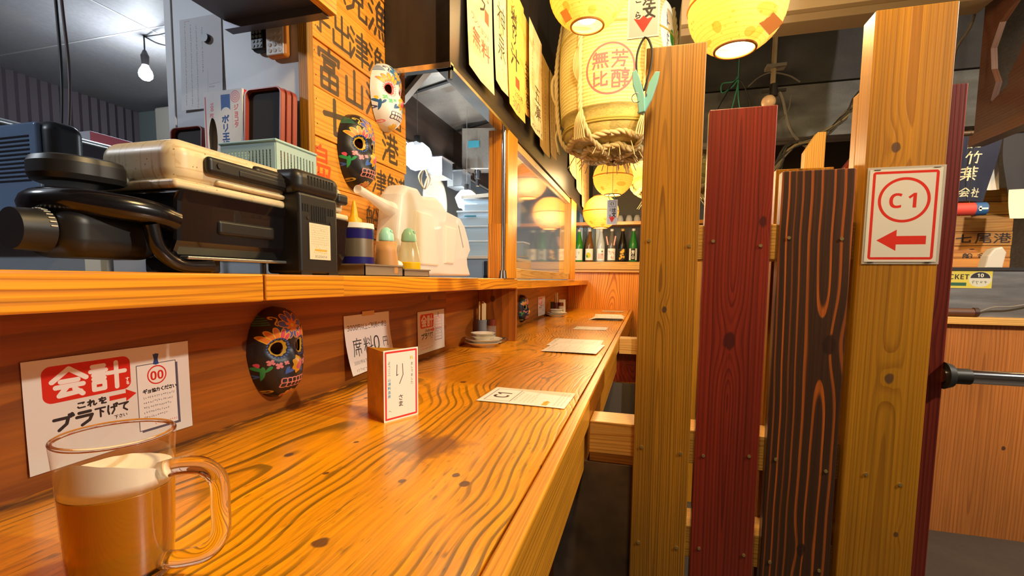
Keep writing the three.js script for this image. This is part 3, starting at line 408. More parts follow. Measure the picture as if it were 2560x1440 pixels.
// low rack that carries glove box, trays and basket
solo('steel_rack', [bx(-1.09, -0.69, 1.171, 1.178, -0.888, -0.768), cyl(0.006, 0.006, 0.19, -1.07, 1.085, -0.78), cyl(0.006, 0.006, 0.19, -0.745, 1.085, -0.78), cyl(0.006, 0.006, 0.19, -1.07, 1.085, -0.875), cyl(0.006, 0.006, 0.19, -0.745, 1.085, -0.875), bx(-1.09, -0.738, 0.985, 0.992, -0.885, -0.77)], steel, 'low steel rack behind the grill under the glove box', 'rack', [0, 0, 0]);
const gloveFront = canvasTex(420, 480, (x, w, h) => {
  x.fillStyle = '#e4e2e6'; x.fillRect(0, 0, w, h); x.fillStyle = '#d25565'; x.fillRect(12, 40, 12, h - 40); x.fillStyle = '#e06a78'; x.save(); x.translate(90, 90); x.rotate(Math.PI / 2); words(x, '100', 0, 0, 46, '#dc6070'); x.restore(); x.strokeStyle = '#dc6070'; glyph(x, '枚', 64, 178, 44, 5);
  x.fillStyle = '#1f5aa8'; x.fillRect(190, 36, 100, 150); x.fillStyle = '#e4e2e6'; x.beginPath(); x.arc(240, 200, 58, 0, 7); x.fill();
  x.strokeStyle = '#1f4f9a'; [...'ポリ王袋'].forEach((ch, i) => glyph(x, ch, 196, 210 + i * 72, 76, 13, 64));
  x.strokeStyle = '#e48a94'; x.lineWidth = 8; for (const r of [14, 30, 46]) { x.beginPath(); x.arc(346, 62, r, 0, 7); x.stroke(); } x.strokeStyle = '#d8606e'; [...'ジョコタ'].forEach((ch, i) => glyph(x, ch, 330, 128 + i * 48, 46, 8)); fineColumn(x, 308, 140, 180, 10, '#e2a0a8');
  x.fillStyle = '#cfcdd4'; x.beginPath(); x.ellipse(320, 400, 90, 130, 0, 0, 7); x.globalAlpha = 0.0; x.fill(); x.globalAlpha = 1;
});
const gloveSide = canvasTex(128, 480, (x, w, h) => { x.fillStyle = '#d8303a'; x.fillRect(0, 0, w, h); x.fillStyle = '#eee'; x.fillRect(0, 0, 10, h); x.save(); x.translate(66, 60); x.rotate(Math.PI / 2); words(x, '100', -30, 0, 44, '#f2a860'); x.restore(); x.save(); x.translate(66, 160); x.rotate(Math.PI / 2); words(x, 'M', -30, 0, 70, '#f4eeee'); x.restore(); x.fillStyle = '#efe6e6'; roundRect(x, 34, 215, 64, 140, 30); x.fill(); x.strokeStyle = '#f4eeee'; glyph(x, '袋', 30, 380, 70, 8); });
{
  const o = thing('glove_box', 'white carton of plastic gloves with blue lettering and a red side', 'box', [-0.889, 1.1785, -0.86]), wht = mat(0xe4e2e6, 0.6);
  const s = new THREE.Shape(); s.moveTo(-0.052, 0); s.lineTo(0.052, 0); s.lineTo(0.052, 0.205); s.lineTo(-0.052, 0.205); s.closePath(); const hole = new THREE.Path(); hole.absellipse(-0.03, 0.105, 0.0125, 0.045, 0, Math.PI * 2, true); s.holes.push(hole);
  const g = new THREE.ExtrudeGeometry(s, { depth: 0.001, bevelEnabled: false, curveSegments: 20 }), uv = g.attributes.uv, p = g.attributes.position; for (let i = 0; i < p.count; i++) uv.setXY(i, (p.getX(i) + 0.052) / 0.104, (p.getY(i) - 0.085) / 0.12); g.translate(0, 0, 0.025);
  part('front_panel', g, new THREE.MeshStandardMaterial({ map: gloveFront, roughness: 0.6 }), o);
  part('carton', [bx(-0.052, 0.052, 0, 0.205, -0.026, -0.024), bx(-0.052, -0.05, 0, 0.205, -0.026, 0.025), bx(0.05, 0.052, 0, 0.205, -0.026, 0.025), bx(-0.05, 0.05, 0.203, 0.205, -0.026, 0.025), bx(-0.05, 0.05, 0, 0.002, -0.026, 0.025)], wht, o);
  const sp = new THREE.PlaneGeometry(0.05, 0.205); sp.rotateY(Math.PI / 2); const su = sp.attributes.uv; for (let i = 0; i < su.count; i++) su.setY(i, 1 - (1 - su.getY(i)) * 1.65); sp.translate(0.0525, 0.1025, 0); part('red_side', sp, new THREE.MeshStandardMaterial({ map: gloveSide, roughness: 0.55 }), o, 'red printed side');
  part('glove_pack', bx(-0.046, 0.046, 0.004, 0.2, -0.02, 0.012), mat(0x8d8275, 0.8), o);
}
function servingTray(label, x, y, z, lean) {
  const o = thing('serving_tray', label, 'tray', [x, y, z], 0, 'serving trays stood against the cabinet'), w = 0.088, h = 0.198;
  const s = new THREE.Shape(); const R = (sh, a, b, r) => { sh.moveTo(-a + r, 0); sh.lineTo(a - r, 0); sh.absarc(a - r, r, r, -Math.PI / 2, 0); sh.lineTo(a, b - r); sh.absarc(a - r, b - r, r, 0, Math.PI / 2); sh.lineTo(-a + r, b); sh.absarc(-a + r, b - r, r, Math.PI / 2, Math.PI); sh.lineTo(-a, r); sh.absarc(-a + r, r, r, Math.PI, Math.PI * 1.5); };
  R(s, w / 2, h, 0.012); part('base', new THREE.ExtrudeGeometry(s, { depth: 0.002, bevelEnabled: false }), mat(0x1a1216, 0.75), o);
  const s2 = new THREE.Shape(); R(s2, w / 2 + 0.003, h, 0.014); const hl = new THREE.Path(); const pts = []; const s3 = new THREE.Shape(); R(s3, w / 2, h - 0.003, 0.012); hl.setFromPoints(s3.getPoints(8).map((p) => new THREE.Vector2(p.x, p.y + 0.0015))); s2.holes.push(hl);
  part('rim', new THREE.ExtrudeGeometry(s2, { depth: 0.011, bevelEnabled: true, bevelSize: 0.0008, bevelThickness: 0.0008, bevelSegments: 1 }), mat(0x8e3a30, 0.35), o, 'red brown rim');
  o.rotation.x = lean; return o;
}
const tray = servingTray('open faced dark tray with red brown rim, foremost of three in the basket', -0.786, 1.1815, -0.838, -0.05);
for (const k of [1, 2]) copyOf(tray, [-0.786 + k * 0.0035, 1.1815, -0.838 - k * 0.0135], k === 1 ? 'middle one of the three dark trays stood upright in the basket' : 'dark tray closest to the cabinet of the three in the basket');
{ const o = copyOf(tray, [-1.03, 1.1785, -0.868], 'single dark serving tray leaning beside the glove carton'); o.scale.set(1, 0.75, 1); delete o.userData.group; }
world('slotted_basket', 'pale blue green plastic basket with rows of square holes', 'basket', [-0.76, 1.178, -0.82], (c) => {
  const m = mat(0x9db9b8, 0.45), pieces = [], x0 = -0.83, x1 = -0.698, z0 = -0.8, z1 = -0.771, y0 = 1.1785, y1 = 1.25;
  const wall = (len, n, rowsN, put) => { const s = new THREE.Shape(); s.moveTo(0, 0); s.lineTo(len, 0); s.lineTo(len, y1 - y0); s.lineTo(0, y1 - y0); s.closePath(); for (let i = 0; i < n; i++) for (let j = 0; j < rowsN; j++) { const hx = 0.012 + (i * (len - 0.024)) / (n - 1), hy = 0.02 + (j * (y1 - y0 - 0.04)) / (rowsN - 1), p = new THREE.Path(); p.setFromPoints([[-1, -1.2], [-1, 1.2], [1, 1.2], [1, -1.2]].map(([a, b]) => new THREE.Vector2(hx + a * 0.0017, hy + b * 0.0021))); s.holes.push(p); } const g = new THREE.ExtrudeGeometry(s, { depth: 0.0018, bevelEnabled: false }); put(g); pieces.push(g); };
  const zb = -0.886;
  wall(x1 - x0, 14, 7, (g) => g.translate(x0, y0, z1)); wall(z1 - zb, 11, 7, (g) => g.rotateY(Math.PI / 2).translate(x1, y0, z1));
  pieces.push(bx(x0, x0 + 0.002, y0, y1, zb, z1), bx(x0, x1, y0, y0 + 0.002, zb, z1));
  part('walls', pieces, m, c);
  part('rim', [bx(x0 - 0.003, x1 + 0.004, y1 - 0.003, y1 + 0.002, z1 - 0.001, z1 + 0.005, 0.002), bx(x1 - 0.001, x1 + 0.005, y1 - 0.003, y1 + 0.002, zb, z1 + 0.005, 0.002)], mat(0x9fbfc0, 0.4), c);
});
world('overhead_cabinet', 'dark overhead cupboard with a wooden edge above the grill', 'cabinet', [-0.75, 1.52, -0.48], (c) => { part('carcass', bx(-0.885, -0.64, 1.53, 2.29, -0.862, -0.1), mat(0x4a4650, 0.35), c); part('bottom_lip', bx(-0.885, -0.64, 1.512, 1.53, -0.864, -0.842), mat(0x6a6872, 0.4, { metalness: 0.4 }), c); part('end_board', grain(bx(-0.639, -0.622, 1.516, 2.29, -0.864, -0.1), 'z', 0.25, 1.2), orangeMat, c, 'orange wooden end board'); });

// ---------- extractor hood and what hangs under it ----------
const hoodSteel = new THREE.MeshStandardMaterial({ map: speckle(256, 256, [168, 160, 148], { seed: 71, scale: 5, amount: 0.2, stain: 0.35, tint: [120, 96, 70] }), roughness: 0.38, metalness: 0.75 }), sootSteel = new THREE.MeshStandardMaterial({ map: speckle(256, 256, [74, 58, 48], { seed: 72, scale: 6, amount: 0.35 }), roughness: 0.42, metalness: 0.55 });
world('extractor_hood', 'large greasy steel extractor hood over the kitchen with a bright rim', 'hood', [-0.9, 1.553, -2.6], (c) => {
  part('front_panel', bx(-0.712, -0.521, 1.56, 2.3, -1.215, -1.2), darkWallMat, c);
  part('rim', [bx(-0.56, -0.517, 1.544, 1.553, -1.75, -1.2), bx(-0.712, -0.517, 1.544, 1.558, -1.218, -1.198)], chrome, c, 'bright steel rim');
  part('hook', [cyl(0.006, 0.006, 0.03, -0.525, 1.535, -1.215)], blackPlastic, c);
  part('rear_panel', bx(-1.27, -1.25, 1.7, 1.98, -4.4, -1.35), sootSteel, c, 'brown sooty rear panel');
  const s = extrude([[-1.26, 1.965], [-0.562, 2.1], [-0.562, 2.12], [-1.26, 1.985]], 3.1, 0); s.translate(0, 0, -4.4); part('canopy', s, hoodSteel, c, 'brushed steel canopy');
  for (const z of [-1.75, -2.35, -3.0]) { const b = extrude([[-1.25, 1.958], [-0.562, 2.09], [-0.562, 2.098], [-1.25, 1.966]], 0.02, 0); b.translate(0, 0, z); part('seam', b, darkMetal, c); }
  const f = bx(-0.17, 0.17, -0.012, 0.012, -0.24, 0.24); f.rotateZ(0.75); f.translate(-1.04, 1.86, -1.72); part('grease_filter', f, mat(0x14100f, 0.5, { metalness: 0.3 }), c, 'black grease filter');
  const e = bx(-0.19, 0.19, -0.02, -0.002, -0.02, 0.02); e.rotateZ(0.75); for (const z of [-1.47, -1.97]) part('filter_frame', e.clone().translate(-1.03, 1.85, z), mat(0xb09a78, 0.5), c);
  const d = extrude([[-0.1, 0], [0.07, 0], [0.11, 0.25], [-0.1, 0.25]], 0.12, 0.003); d.rotateY(0.2); part('drain_box', d.translate(-1.1, 1.7, -3.05), hoodSteel, c); part('sticker', bx(-1.14, -1.06, 1.83, 1.872, -2.92, -2.917), mat(0x3c8f9c, 0.5), c, 'teal sticker'); part('drain_cup', [cyl(0.018, 0.025, 0.06, -1.09, 1.67, -2.97), cyl(0.012, 0.012, 0.05, -1.09, 1.62, -2.97)], chrome, c);
  part('rail', [tube([[-1.23, 1.7, -1.8], [-1.23, 1.69, -3.0], [-1.23, 1.7, -4.2]], 0.009, 30, 8)], chrome, c);
});
function hotelPan(label, x, y, z) { const o = thing('steel_pan', label, 'pan', [x, y, z], 0, 'steel pans on the hood rail'); const a = 0.075, b = 0.05, h = 0.1; part('pan', [bx(-b, b, -h, -h + 0.003, -a, a), bx(-b, -b + 0.003, -h, 0, -a, a), bx(b - 0.003, b, -h, 0, -a, a), bx(-b, b, -h, 0, -a, -a + 0.003), bx(-b, b, -h, 0, a - 0.003, a)], steel, o); part('rim', [bx(-b - 0.01, -b, -0.002, 0.004, -a - 0.01, a + 0.01), bx(b, b + 0.01, -0.002, 0.004, -a - 0.01, a + 0.01), bx(-b, b, -0.002, 0.004, a, a + 0.01), bx(-b, b, -0.002, 0.004, -a - 0.01, -a)], chrome, o); return o; }
const hp = hotelPan('deep steel pan hanging under the hood rail', -1.17, 1.665, -2.55); copyOf(hp, [-1.17, 1.66, -2.85], 'deep steel pan hanging beyond the first, nearer the drain box');
solo('sieve', [lathe([[0, -0.03], [0.1, -0.015], [0.16, 0.02], [0.172, 0.022], [0.172, 0.028], [0.155, 0.026], [0.1, -0.008], [0, -0.022]], 40).rotateZ(-Math.PI / 2), bx(-0.01, 0.0, 0.1, 0.3, -0.006, 0.006)], mat(0xb9ad93, 0.35, { metalness: 0.5 }), 'large round pale metal lid hung in the kitchen', 'lid', [-1.3, 1.46, -2.72]);
solo('sieve', [lathe([[0, -0.03], [0.1, -0.015], [0.16, 0.02], [0.172, 0.022], [0.172, 0.028], [0.155, 0.026], [0.1, -0.008], [0, -0.022]], 40).rotateZ(-Math.PI / 2).scale(0.9, 0.9, 0.9), bx(-0.01, 0.0, 0.1, 0.25, -0.006, 0.006)], steel, 'round steel lid behind the hanging pans', 'lid', [-1.29, 1.5, -3.35]);
solo('whisk', [tube([[0, 0.12, 0], [0, 0, 0], [0.03, -0.06, 0.02], [0, -0.12, 0], [-0.03, -0.06, -0.02], [0, 0, 0]], 0.004, 30, 5), tube([[0, 0, 0.01], [0.02, -0.06, -0.03], [0, -0.12, 0], [-0.02, -0.06, 0.03], [0, 0, 0]], 0.004, 30, 5)], mat(0x8a6f48, 0.5), 'tan cord bundle hung from the hood', 'cord', [-1.2, 1.6, -2.42]);
solo('hanging_hook', tube([[0, 0.06, 0], [0.01, 0.075, 0.015], [0.0, 0.06, 0.03], [0, -0.03, 0.03], [0, -0.06, 0.01], [0, -0.045, -0.01]], 0.004, 30, 6), chrome, 'bent steel hook on the hood rail', 'hook', [-1.22, 1.64, -3.1]);
function clampLamp(label, x, y, z, s = 1, power = POWER.clamp) {
  const o = thing('clamp_lamp', label, 'lamp', [x, y, z], 0, 'bagged kitchen lamps');
  const g = new THREE.IcosahedronGeometry(0.062 * s, 4), p = g.attributes.position; for (let i = 0; i < p.count; i++) { const v = new THREE.Vector3().fromBufferAttribute(p, i), k = 1 + 0.22 * (vn(v.x * 60 + x * 9, v.y * 60 + v.z * 40) - 0.5); p.setXYZ(i, v.x * k, v.y * k * 0.95, v.z * k); } g.computeVertexNormals();
  part('bag', g, mat(0xffffff, 0.15, { transmission: 0.92, thickness: 0, ior: 1.4 }), o, 'crinkled clear bag'); part('bulb', new THREE.SphereGeometry(0.033 * s, 20, 14), glow(COOL, 6), o); part('holder', cyl(0.016 * s, 0.014 * s, 0.05, 0, 0.065 * s, 0), darkMetal, o); part('cord', cyl(0.0014, 0.0014, 1.965 + (x + 1.26) * 0.193 - y - 0.08, 0, 0.08 * s + (1.965 + (x + 1.26) * 0.193 - y - 0.08) / 2, 0, 'y', 6), mat(0xa8a49c, 0.5), o);
  pointLight(o, COOL, power, 0, 0, 0, 1.6); return o;
}
clampLamp('glaring lamp in a crumpled clear bag, beside the round lid', -1.06, 1.46, -2.7, 1.05); clampLamp('glaring bagged lamp behind the stacked containers by the post', -0.85, 1.42, -2.78, 1.15); clampLamp('smaller bagged lamp low behind the jug', -1.2, 1.36, -3.0, 0.75, POWER.clamp * 0.4); clampLamp('bagged lamp tucked under the hood rim beside the crate boards', -1.17, 1.62, -2.28, 1.2, POWER.clamp * 0.8);
world('prep_table', 'stainless steel kitchen table with a pale edge behind the shelf', 'table', [-0.95, 0, -2.7], (c) => { part('top', bx(-1.5, -0.728, 1.095, 1.112, -3.0, -2.42, 0.002), mat(0xd9cbb4, 0.5), c); part('cabinet_front', bx(-1.5, -0.728, 0, 1.095, -3.0, -2.43), mat(0xaab3ba, 0.32, { metalness: 0.55 }), c); });
solo('kitchen_knife', [bx(-0.009, 0.009, 0, 0.085, -0.006, 0.006, 0.005), bx(-0.012, 0.012, -0.06, 0.004, -0.0012, 0.0012)], blackPlastic, 'black handled knife standing behind the shelf edge', 'knife', [-0.84, 1.0, -2.4235]);
const clear = mat(0xeaf2f6, 0.12, { transmission: 0.75, thickness: 0, ior: 1.45 }), clearLid = mat(0xe9eef0, 0.3, { transmission: 0.3, thickness: 0 });
function container(label, x, y, z, w, h, d, m = clear) { const o = thing('storage_container', label, 'container', [x, y, z], 0.1, 'stacked clear food containers'); part('box', [bx(-w / 2, w / 2, 0, 0.003, -d / 2, d / 2), bx(-w / 2, -w / 2 + 0.003, 0, h, -d / 2, d / 2), bx(w / 2 - 0.003, w / 2, 0, h, -d / 2, d / 2), bx(-w / 2, w / 2, 0, h, d / 2 - 0.003, d / 2), bx(-w / 2, w / 2, 0, h, -d / 2, -d / 2 + 0.003)], m, o); part('lid', bx(-w / 2 - 0.006, w / 2 + 0.006, h, h + 0.01, -d / 2 - 0.006, d / 2 + 0.006, 0.003), clearLid, o); part('contents', bx(-w / 2 + 0.006, w / 2 - 0.006, 0.004, h * 0.6, -d / 2 + 0.006, d / 2 - 0.006), mat(0xdfe5ea, 0.8), o); return o; }
const cc = container('lowest clear food container of the stack on the steel table', -0.915, 1.112, -2.53, 0.225, 0.075, 0.16); { let y = 1.197; for (const [w, l] of [[0.98, 'second clear food container from the bottom of the stack'], [0.94, 'third clear food container of the stack, with a teal strip']]) { const o = copyOf(cc, [-0.915, y, -2.53], l, 0.1); o.scale.set(w, 0.95, w); if (w < 0.95) part('strip', bx(-0.07, 0.0, 0.05, 0.058, 0.081, 0.083), mat(0x2f7f92, 0.4), o); y += 0.081; } const t = copyOf(cc, [-0.905, y, -2.53], 'topmost clear food container under the steel tray', 0.1); t.scale.set(0.76, 0.8, 0.76); }
solo('shallow_tray', [bx(-0.1, 0.1, 0, 0.004, -0.07, 0.07), bx(-0.105, 0.105, 0.004, 0.02, 0.066, 0.07), bx(-0.105, 0.105, 0.004, 0.02, -0.07, -0.066), bx(-0.105, -0.1, 0.004, 0.02, -0.07, 0.07), bx(0.1, 0.105, 0.004, 0.02, -0.07, 0.07)], mat(0xb9ab95, 0.4, { metalness: 0.4 }), 'shallow steel tray on top of the clear containers', 'tray', [-0.89, 1.4275, -2.53], undefined, -0.25);
{ const o = copyOf(cc, [-0.7, 1.112, -2.52], 'low white food container beside the stack', 0); o.scale.set(0.55, 0.9, 0.8); }

// ---------- far left of the kitchen ----------
function bareBulb(label, x, y, z, color, k, power, drop, size = 1) {
  const o = thing('bare_bulb', label, 'lamp', [x, y, z]);
  part('bulb', lathe([[0, -0.043], [0.018, -0.041], [0.031, -0.028], [0.034, -0.012], [0.03, 0.006], [0.02, 0.024], [0.014, 0.038], [0, 0.038]].map(([r, h]) => [r * size, h * size])), glow(color, k), o);
  part('socket', [cyl(0.017, 0.02, 0.05, 0, 0.062, 0), cyl(0.02, 0.008, 0.03, 0, 0.1, 0)], mat(0x2e2a2c, 0.5), o); part('cord', tube([[0, 0.1, 0], [0.006, 0.1 + (drop - 0.1) * 0.5, 0.004], [0, drop, 0]], 0.004, 12), wire, o);
  pointLight(o, color, power, 0, -0.01, 0, 1.7); return o;
}
bareBulb('bare glowing bulb hanging from the grey kitchen ceiling', -2.70, 2.105, -2.04, COOL, 30, POWER.kitchen, 0.195);
bareBulb('bare bulb over the cooking side nearer the grill', -1.95, 2.0, 0.12, COOL, 20, POWER.kitchenNear, 0.3);
solo('slack_wire', [tube([[-2.71, 2.3, -2.05], [-2.55, 2.22, -2.0], [-2.3, 2.13, -1.9], [-2.0, 2.06, -1.75]], 0.004, 20), tube([[-2.71, 2.298, -2.05], [-2.4, 2.24, -1.95], [-2.0, 2.22, -1.75]], 0.003, 16)], wire, 'slack wires running from the ceiling bulb', 'wire');
for (const [dx, l, m] of [[0, 'straight dark cable hanging in front of the corrugated wall', wire], [0.024, 'slightly bowed brown cable hanging beside the dark one', mat(0x4a3836, 0.5)]]) solo('hanging_cable', tube([[-1.72 + dx, 2.3, -1.03], [-1.7 + dx * 1.0, 1.8, -1.03], [-1.68 + dx * 1.35, 1.55, -1.02], [-1.687 + dx, 1.3, -1.01], [-1.685 + dx * 0.4, 1.1, -1.01]], 0.0045, 30), m, l, 'cable');
world('ventilation_heater', 'black table heater with a grille of horizontal slots behind the grill handles', 'heater', [-1.64, 1.12, -0.9], (c) => {
  part('housing', bx(-1.76, -1.535, 1.12, 1.4, -0.985, -0.895, 0.03, 4), blackPlastic, c); part('face', bx(-1.745, -1.565, 1.15, 1.39, -0.9, -0.882, 0.012, 3), mat(0x5b6c86, 0.25), c);
  for (let i = 0; i < 11; i++) part('slot', bx(-1.735, -1.59, 1.235 + i * 0.0115, 1.2395 + i * 0.0115, -0.884, -0.8805), blackPlastic, c);
  part('foot', bx(-1.78, -1.53, 1.1, 1.125, -0.99, -0.87, 0.01), blackPlastic, c);
});
world('kitchen_bench', 'grey steel kitchen bench with papers and boxes behind the shelf', 'bench', [-1.6, 0, -0.7], (c) => { part('top', bx(-2.1, -1.2, 1.08, 1.1, -1.15, -0.7), steel, c); part('body', bx(-2.1, -1.2, 0, 1.08, -1.15, -0.75), mat(0x9aa0a8, 0.5), c); });
solo('paper_pack', bx(-0.09, 0.09, 0, 0.07, -0.02, 0.02), mat(0xd8dadf, 0.7), 'white paper pack standing on the shelf behind the grill', 'paper', [-0.86, 0.99, -0.66]);
world('kitchen_shelf', 'steel pipe shelf along the corrugated kitchen wall', 'shelf', [-2.75, 1.6, -2.1], (c) => { part('front_pipe', cyl(0.016, 0.016, 1.9, -2.6, 1.615, -1.98, 'z', 12), steel, c); part('shelf_plate', bx(-3.1, -2.6, 1.6, 1.612, -2.93, -1.03), steel, c); part('bracket', [bx(-3.98, -2.62, 1.57, 1.6, -1.3, -1.27), bx(-3.98, -2.62, 1.57, 1.6, -2.6, -2.57)], darkMetal, c); });
world('carton', 'flat white carton with a red printed end on the pipe shelf', 'box', [-2.75, 1.612, -1.75], (c) => { part('carton', bx(-2.84, -2.63, 1.612, 1.685, -1.9, -1.7, 0.003), mat(0xd9d6de, 0.6), c); part('red_end', bx(-2.63, -2.6275, 1.615, 1.682, -1.9, -1.7), mat(0xb7525e, 0.6), c); });
world('storage_container', 'long clear plastic container farther along the pipe shelf', 'container', [-2.75, 1.612, -2.3], (c) => { part('box', bx(-2.9, -2.63, 1.612, 1.7, -2.6, -2.05, 0.01), mat(0xcfd6d8, 0.2, { transmission: 0.5, thickness: 0 }), c); part('lid', bx(-2.91, -2.62, 1.7, 1.712, -2.61, -2.04, 0.004), mat(0xdfe3e4, 0.35), c); });
world('fuse_box', 'cream plastic box fixed high on the kitchen back wall', 'box', [-3.05, 1.9, -2.8], (c) => { part('box', bx(-3.62, -2.95, 2.0, 2.25, -2.95, -2.78, 0.02, 3), mat(0xd6cfc0, 0.5), c); part('knob', cyl(0.01, 0.01, 0.02, -3.4, 2.1, -2.775, 'z'), darkMetal, c); part('lid', bx(-3.62, -2.95, 1.93, 1.995, -2.95, -2.8, 0.01), mat(0xa8bab6, 0.5), c); });
// ---------- on the shelf ----------
const creamTex = canvasTex(512, 512, (x, w, h) => { x.fillStyle = '#dcc7a0'; x.fillRect(0, 0, w, h); for (let i = 0; i < 160; i++) { const a = rnd() * w, b = rnd() * h; x.fillStyle = `rgba(${150 + rnd() * 30},${96 + rnd() * 20},40,${0.05 + rnd() * 0.12})`; x.beginPath(); x.ellipse(a, b, 3 + rnd() * 16, 2 + rnd() * 10, rnd() * 3, 0, 7); x.fill(); } for (let i = 0; i < 90; i++) { x.fillStyle = 'rgba(110,58,20,0.7)'; x.beginPath(); x.arc(rnd() * w, rnd() * h, 0.8 + rnd() * 2, 0, 7); x.fill(); } for (let i = 0; i < 14; i++) { x.strokeStyle = 'rgba(160,104,44,0.25)'; x.lineWidth = 3 + rnd() * 5; const a = rnd() * w; x.beginPath(); x.moveTo(a, rnd() * 200); x.lineTo(a + 4, 250 + rnd() * 240); x.stroke(); } });
creamTex.wrapS = creamTex.wrapT = THREE.RepeatWrapping;
const cream = new THREE.MeshPhysicalMaterial({ map: creamTex, roughness: 0.38, clearcoat: 0.2 }), gloss = mat(0x121014, 0.18, { clearcoat: 0.4 }), matte = mat(0x1d1b1b, 0.42);
const gripLabel = canvasTex(256, 384, (x, w, h) => { x.fillStyle = '#d9cdb0'; x.fillRect(0, 0, w, h); for (let i = 0; i < 9; i++) fineRow(x, 20, 20 + i * 24, 215, 13, '#a58f68'); x.fillStyle = '#b98a3a'; for (let i = 0; i < 24; i++) { x.globalAlpha = 0.5; x.fillRect(30 + rnd() * 190, 60 + rnd() * 210, 4 + rnd() * 16, 3 + rnd() * 6); } x.globalAlpha = 1; x.fillStyle = '#d0a53a'; x.fillRect(60, 272, 150, 22); x.strokeStyle = '#b99a3a'; fineRow(x, 50, 302, 160, 16, '#b9922e'); words(x, '8520414', 62, 352, 38, '#6a665c', ''); });
world('electric_grill', 'double sided electric grill with a stained cream lid and black base on the shelf', 'grill', [-0.65, SHELF, -0.64], (c) => {
  const xr = -0.588, xl = -0.73, zf = -0.475, zb = -0.838;
  part('lid', [grain(bx(xl, xr, 1.104, 1.168, zb, zf, 0.024, 5), 'z', 0.2, 0.2), grain(bx(xl - 0.002, xr + 0.003, 1.1, 1.112, zb - 0.002, zf + 0.003, 0.005, 3), 'z', 0.2, 0.2), grain(bx(xr - 0.01, xr + 0.004, 1.114, 1.122, zb + 0.02, zf - 0.06, 0.004), 'z', 0.2, 0.2)], cream, c, 'stained cream lid');
  const prof = [[xl + 0.018, 1.016], [xr - 0.018, 1.016], [xr - 0.008, 1.034], [xr - 0.0045, 1.085], [xr, 1.094], [xl, 1.094], [xl + 0.004, 1.085], [xl + 0.006, 1.034]];
  part('base', [extrude(prof, -(zb - zf) - 0.012, 0.006).translate(0, 0, zb + 0.006)], gloss, c, 'glossy black base');
  part('base_emboss', bx(xr - 0.006, xr + 0.0035, 1.045, 1.066, -0.64, -0.535, 0.009, 4), matte, c);
  part('steel_edge', [bx(xr - 0.012, xr + 0.004, 1.008, 1.013, -0.79, zf - 0.01, 0.002)], steel, c);
  part('lid_strap', [bx(xr - 0.002, xr + 0.011, 1.126, 1.15, -0.69, -0.516, 0.0115, 4), bx(xr + 0.008, xr + 0.0125, 1.131, 1.141, -0.68, -0.565, 0.003)], matte, c, 'black strap along the lid'); part('strap_screw', cyl(0.004, 0.004, 0.002, xr + 0.0115, 1.139, -0.532, 'x', 12), darkMetal, c);
  // hinge block
  const hb = part('hinge_block', [bx(-0.625, -0.555, 0.992, 1.128, -0.762, -0.662, 0.006, 3), bx(-0.628, -0.552, 1.124, 1.166, -0.77, -0.655, 0.016, 4), bx(-0.61, -0.58, 1.128, 1.158, -0.68, -0.6, 0.012, 3)], matte, c, 'black vented hinge block');
  const sl = []; for (let i = 0; i < 7; i++) sl.push(bx(-0.5552, -0.5542, 1.083, 1.109, -0.694 - i * 0.0058, -0.6912 - i * 0.0058)); for (let i = 0; i < 3; i++) sl.push(bx(-0.5552, -0.5542, 1.097, 1.109, -0.6715 - i * 0.006, -0.6692 - i * 0.006), bx(-0.5552, -0.5542, 1.097, 1.109, -0.7375 - i * 0.006, -0.7352 - i * 0.006)); for (let i = 0; i < 9; i++) sl.push(bx(-0.566, -0.5515, 1.142, 1.1565, -0.684 - i * 0.0078, -0.6805 - i * 0.0078));
  part('vent_slots', sl, mat(0x050505, 0.8), hb).userData.kind = 'stuff'; for (const [y, z] of [[1.087, -0.682], [1.083, -0.742]]) part('screw', cyl(0.0035, 0.0035, 0.001, -0.5545, y, z, 'x', 12), darkMetal, hb);
  const lb = new THREE.PlaneGeometry(0.055, 0.062); lb.rotateY(Math.PI / 2); lb.translate(-0.5543, 1.048, -0.711); part('label', lb, sheetMat(gripLabel, 0.5), hb, 'worn cream rating label');
  part('rear_knob', [bx(-0.592, -0.572, 1.128, 1.148, -0.822, -0.79, 0.006, 3)], matte, c);
  for (const g of [bx(-0.6, -0.556, SHELF, 0.998, -0.69, -0.664), bx(-0.6, -0.556, SHELF, 0.998, -0.762, -0.735), bx(-0.71, -0.6, SHELF, 1.012, -0.55, -0.52, 0.004), bx(-0.71, -0.6, SHELF, 1.012, -0.81, -0.78, 0.004)]) part('foot', g, matte, c);
  // lid handle: thick paddle on a steel rod
  const hp1 = extrude([[-0.004, -0.03], [0.025, -0.034], [0.046, -0.028], [0.058, -0.012], [0.058, 0.012], [0.046, 0.028], [0.025, 0.034], [-0.004, 0.03]], 0.014, 0.009, true); hp1.rotateY(-Math.PI / 2); hp1.rotateZ(-Math.PI / 2); // z out, x across, thickness up
  part('lid_handle', [hp1.translate(-0.695, 1.107, zf + 0.02)], matte, c, 'thick black lid handle'); part('handle_rod', [cyl(0.006, 0.006, 0.03, -0.67, 1.11, zf + 0.008, 'z', 12)], steel, c);
  // base handle with the dial
  const ring = new THREE.CatmullRomCurve3([[-0.6, 1.058, zf - 0.005], [-0.6, 1.064, zf + 0.02], [-0.612, 1.068, zf + 0.055], [-0.64, 1.071, zf + 0.085], [-0.69, 1.071, zf + 0.09], [-0.722, 1.068, zf + 0.07], [-0.728, 1.064, zf + 0.03], [-0.728, 1.058, zf - 0.005]].map(V3));
  const rg = new THREE.TubeGeometry(ring, 50, 0.0155, 12); part('base_handle', [rg], gloss, c, 'broad black loop handle');
  part('control_box', [bx(-0.712, -0.622, 1.006, 1.066, zf - 0.01, zf + 0.1, 0.022, 4)], matte, c);
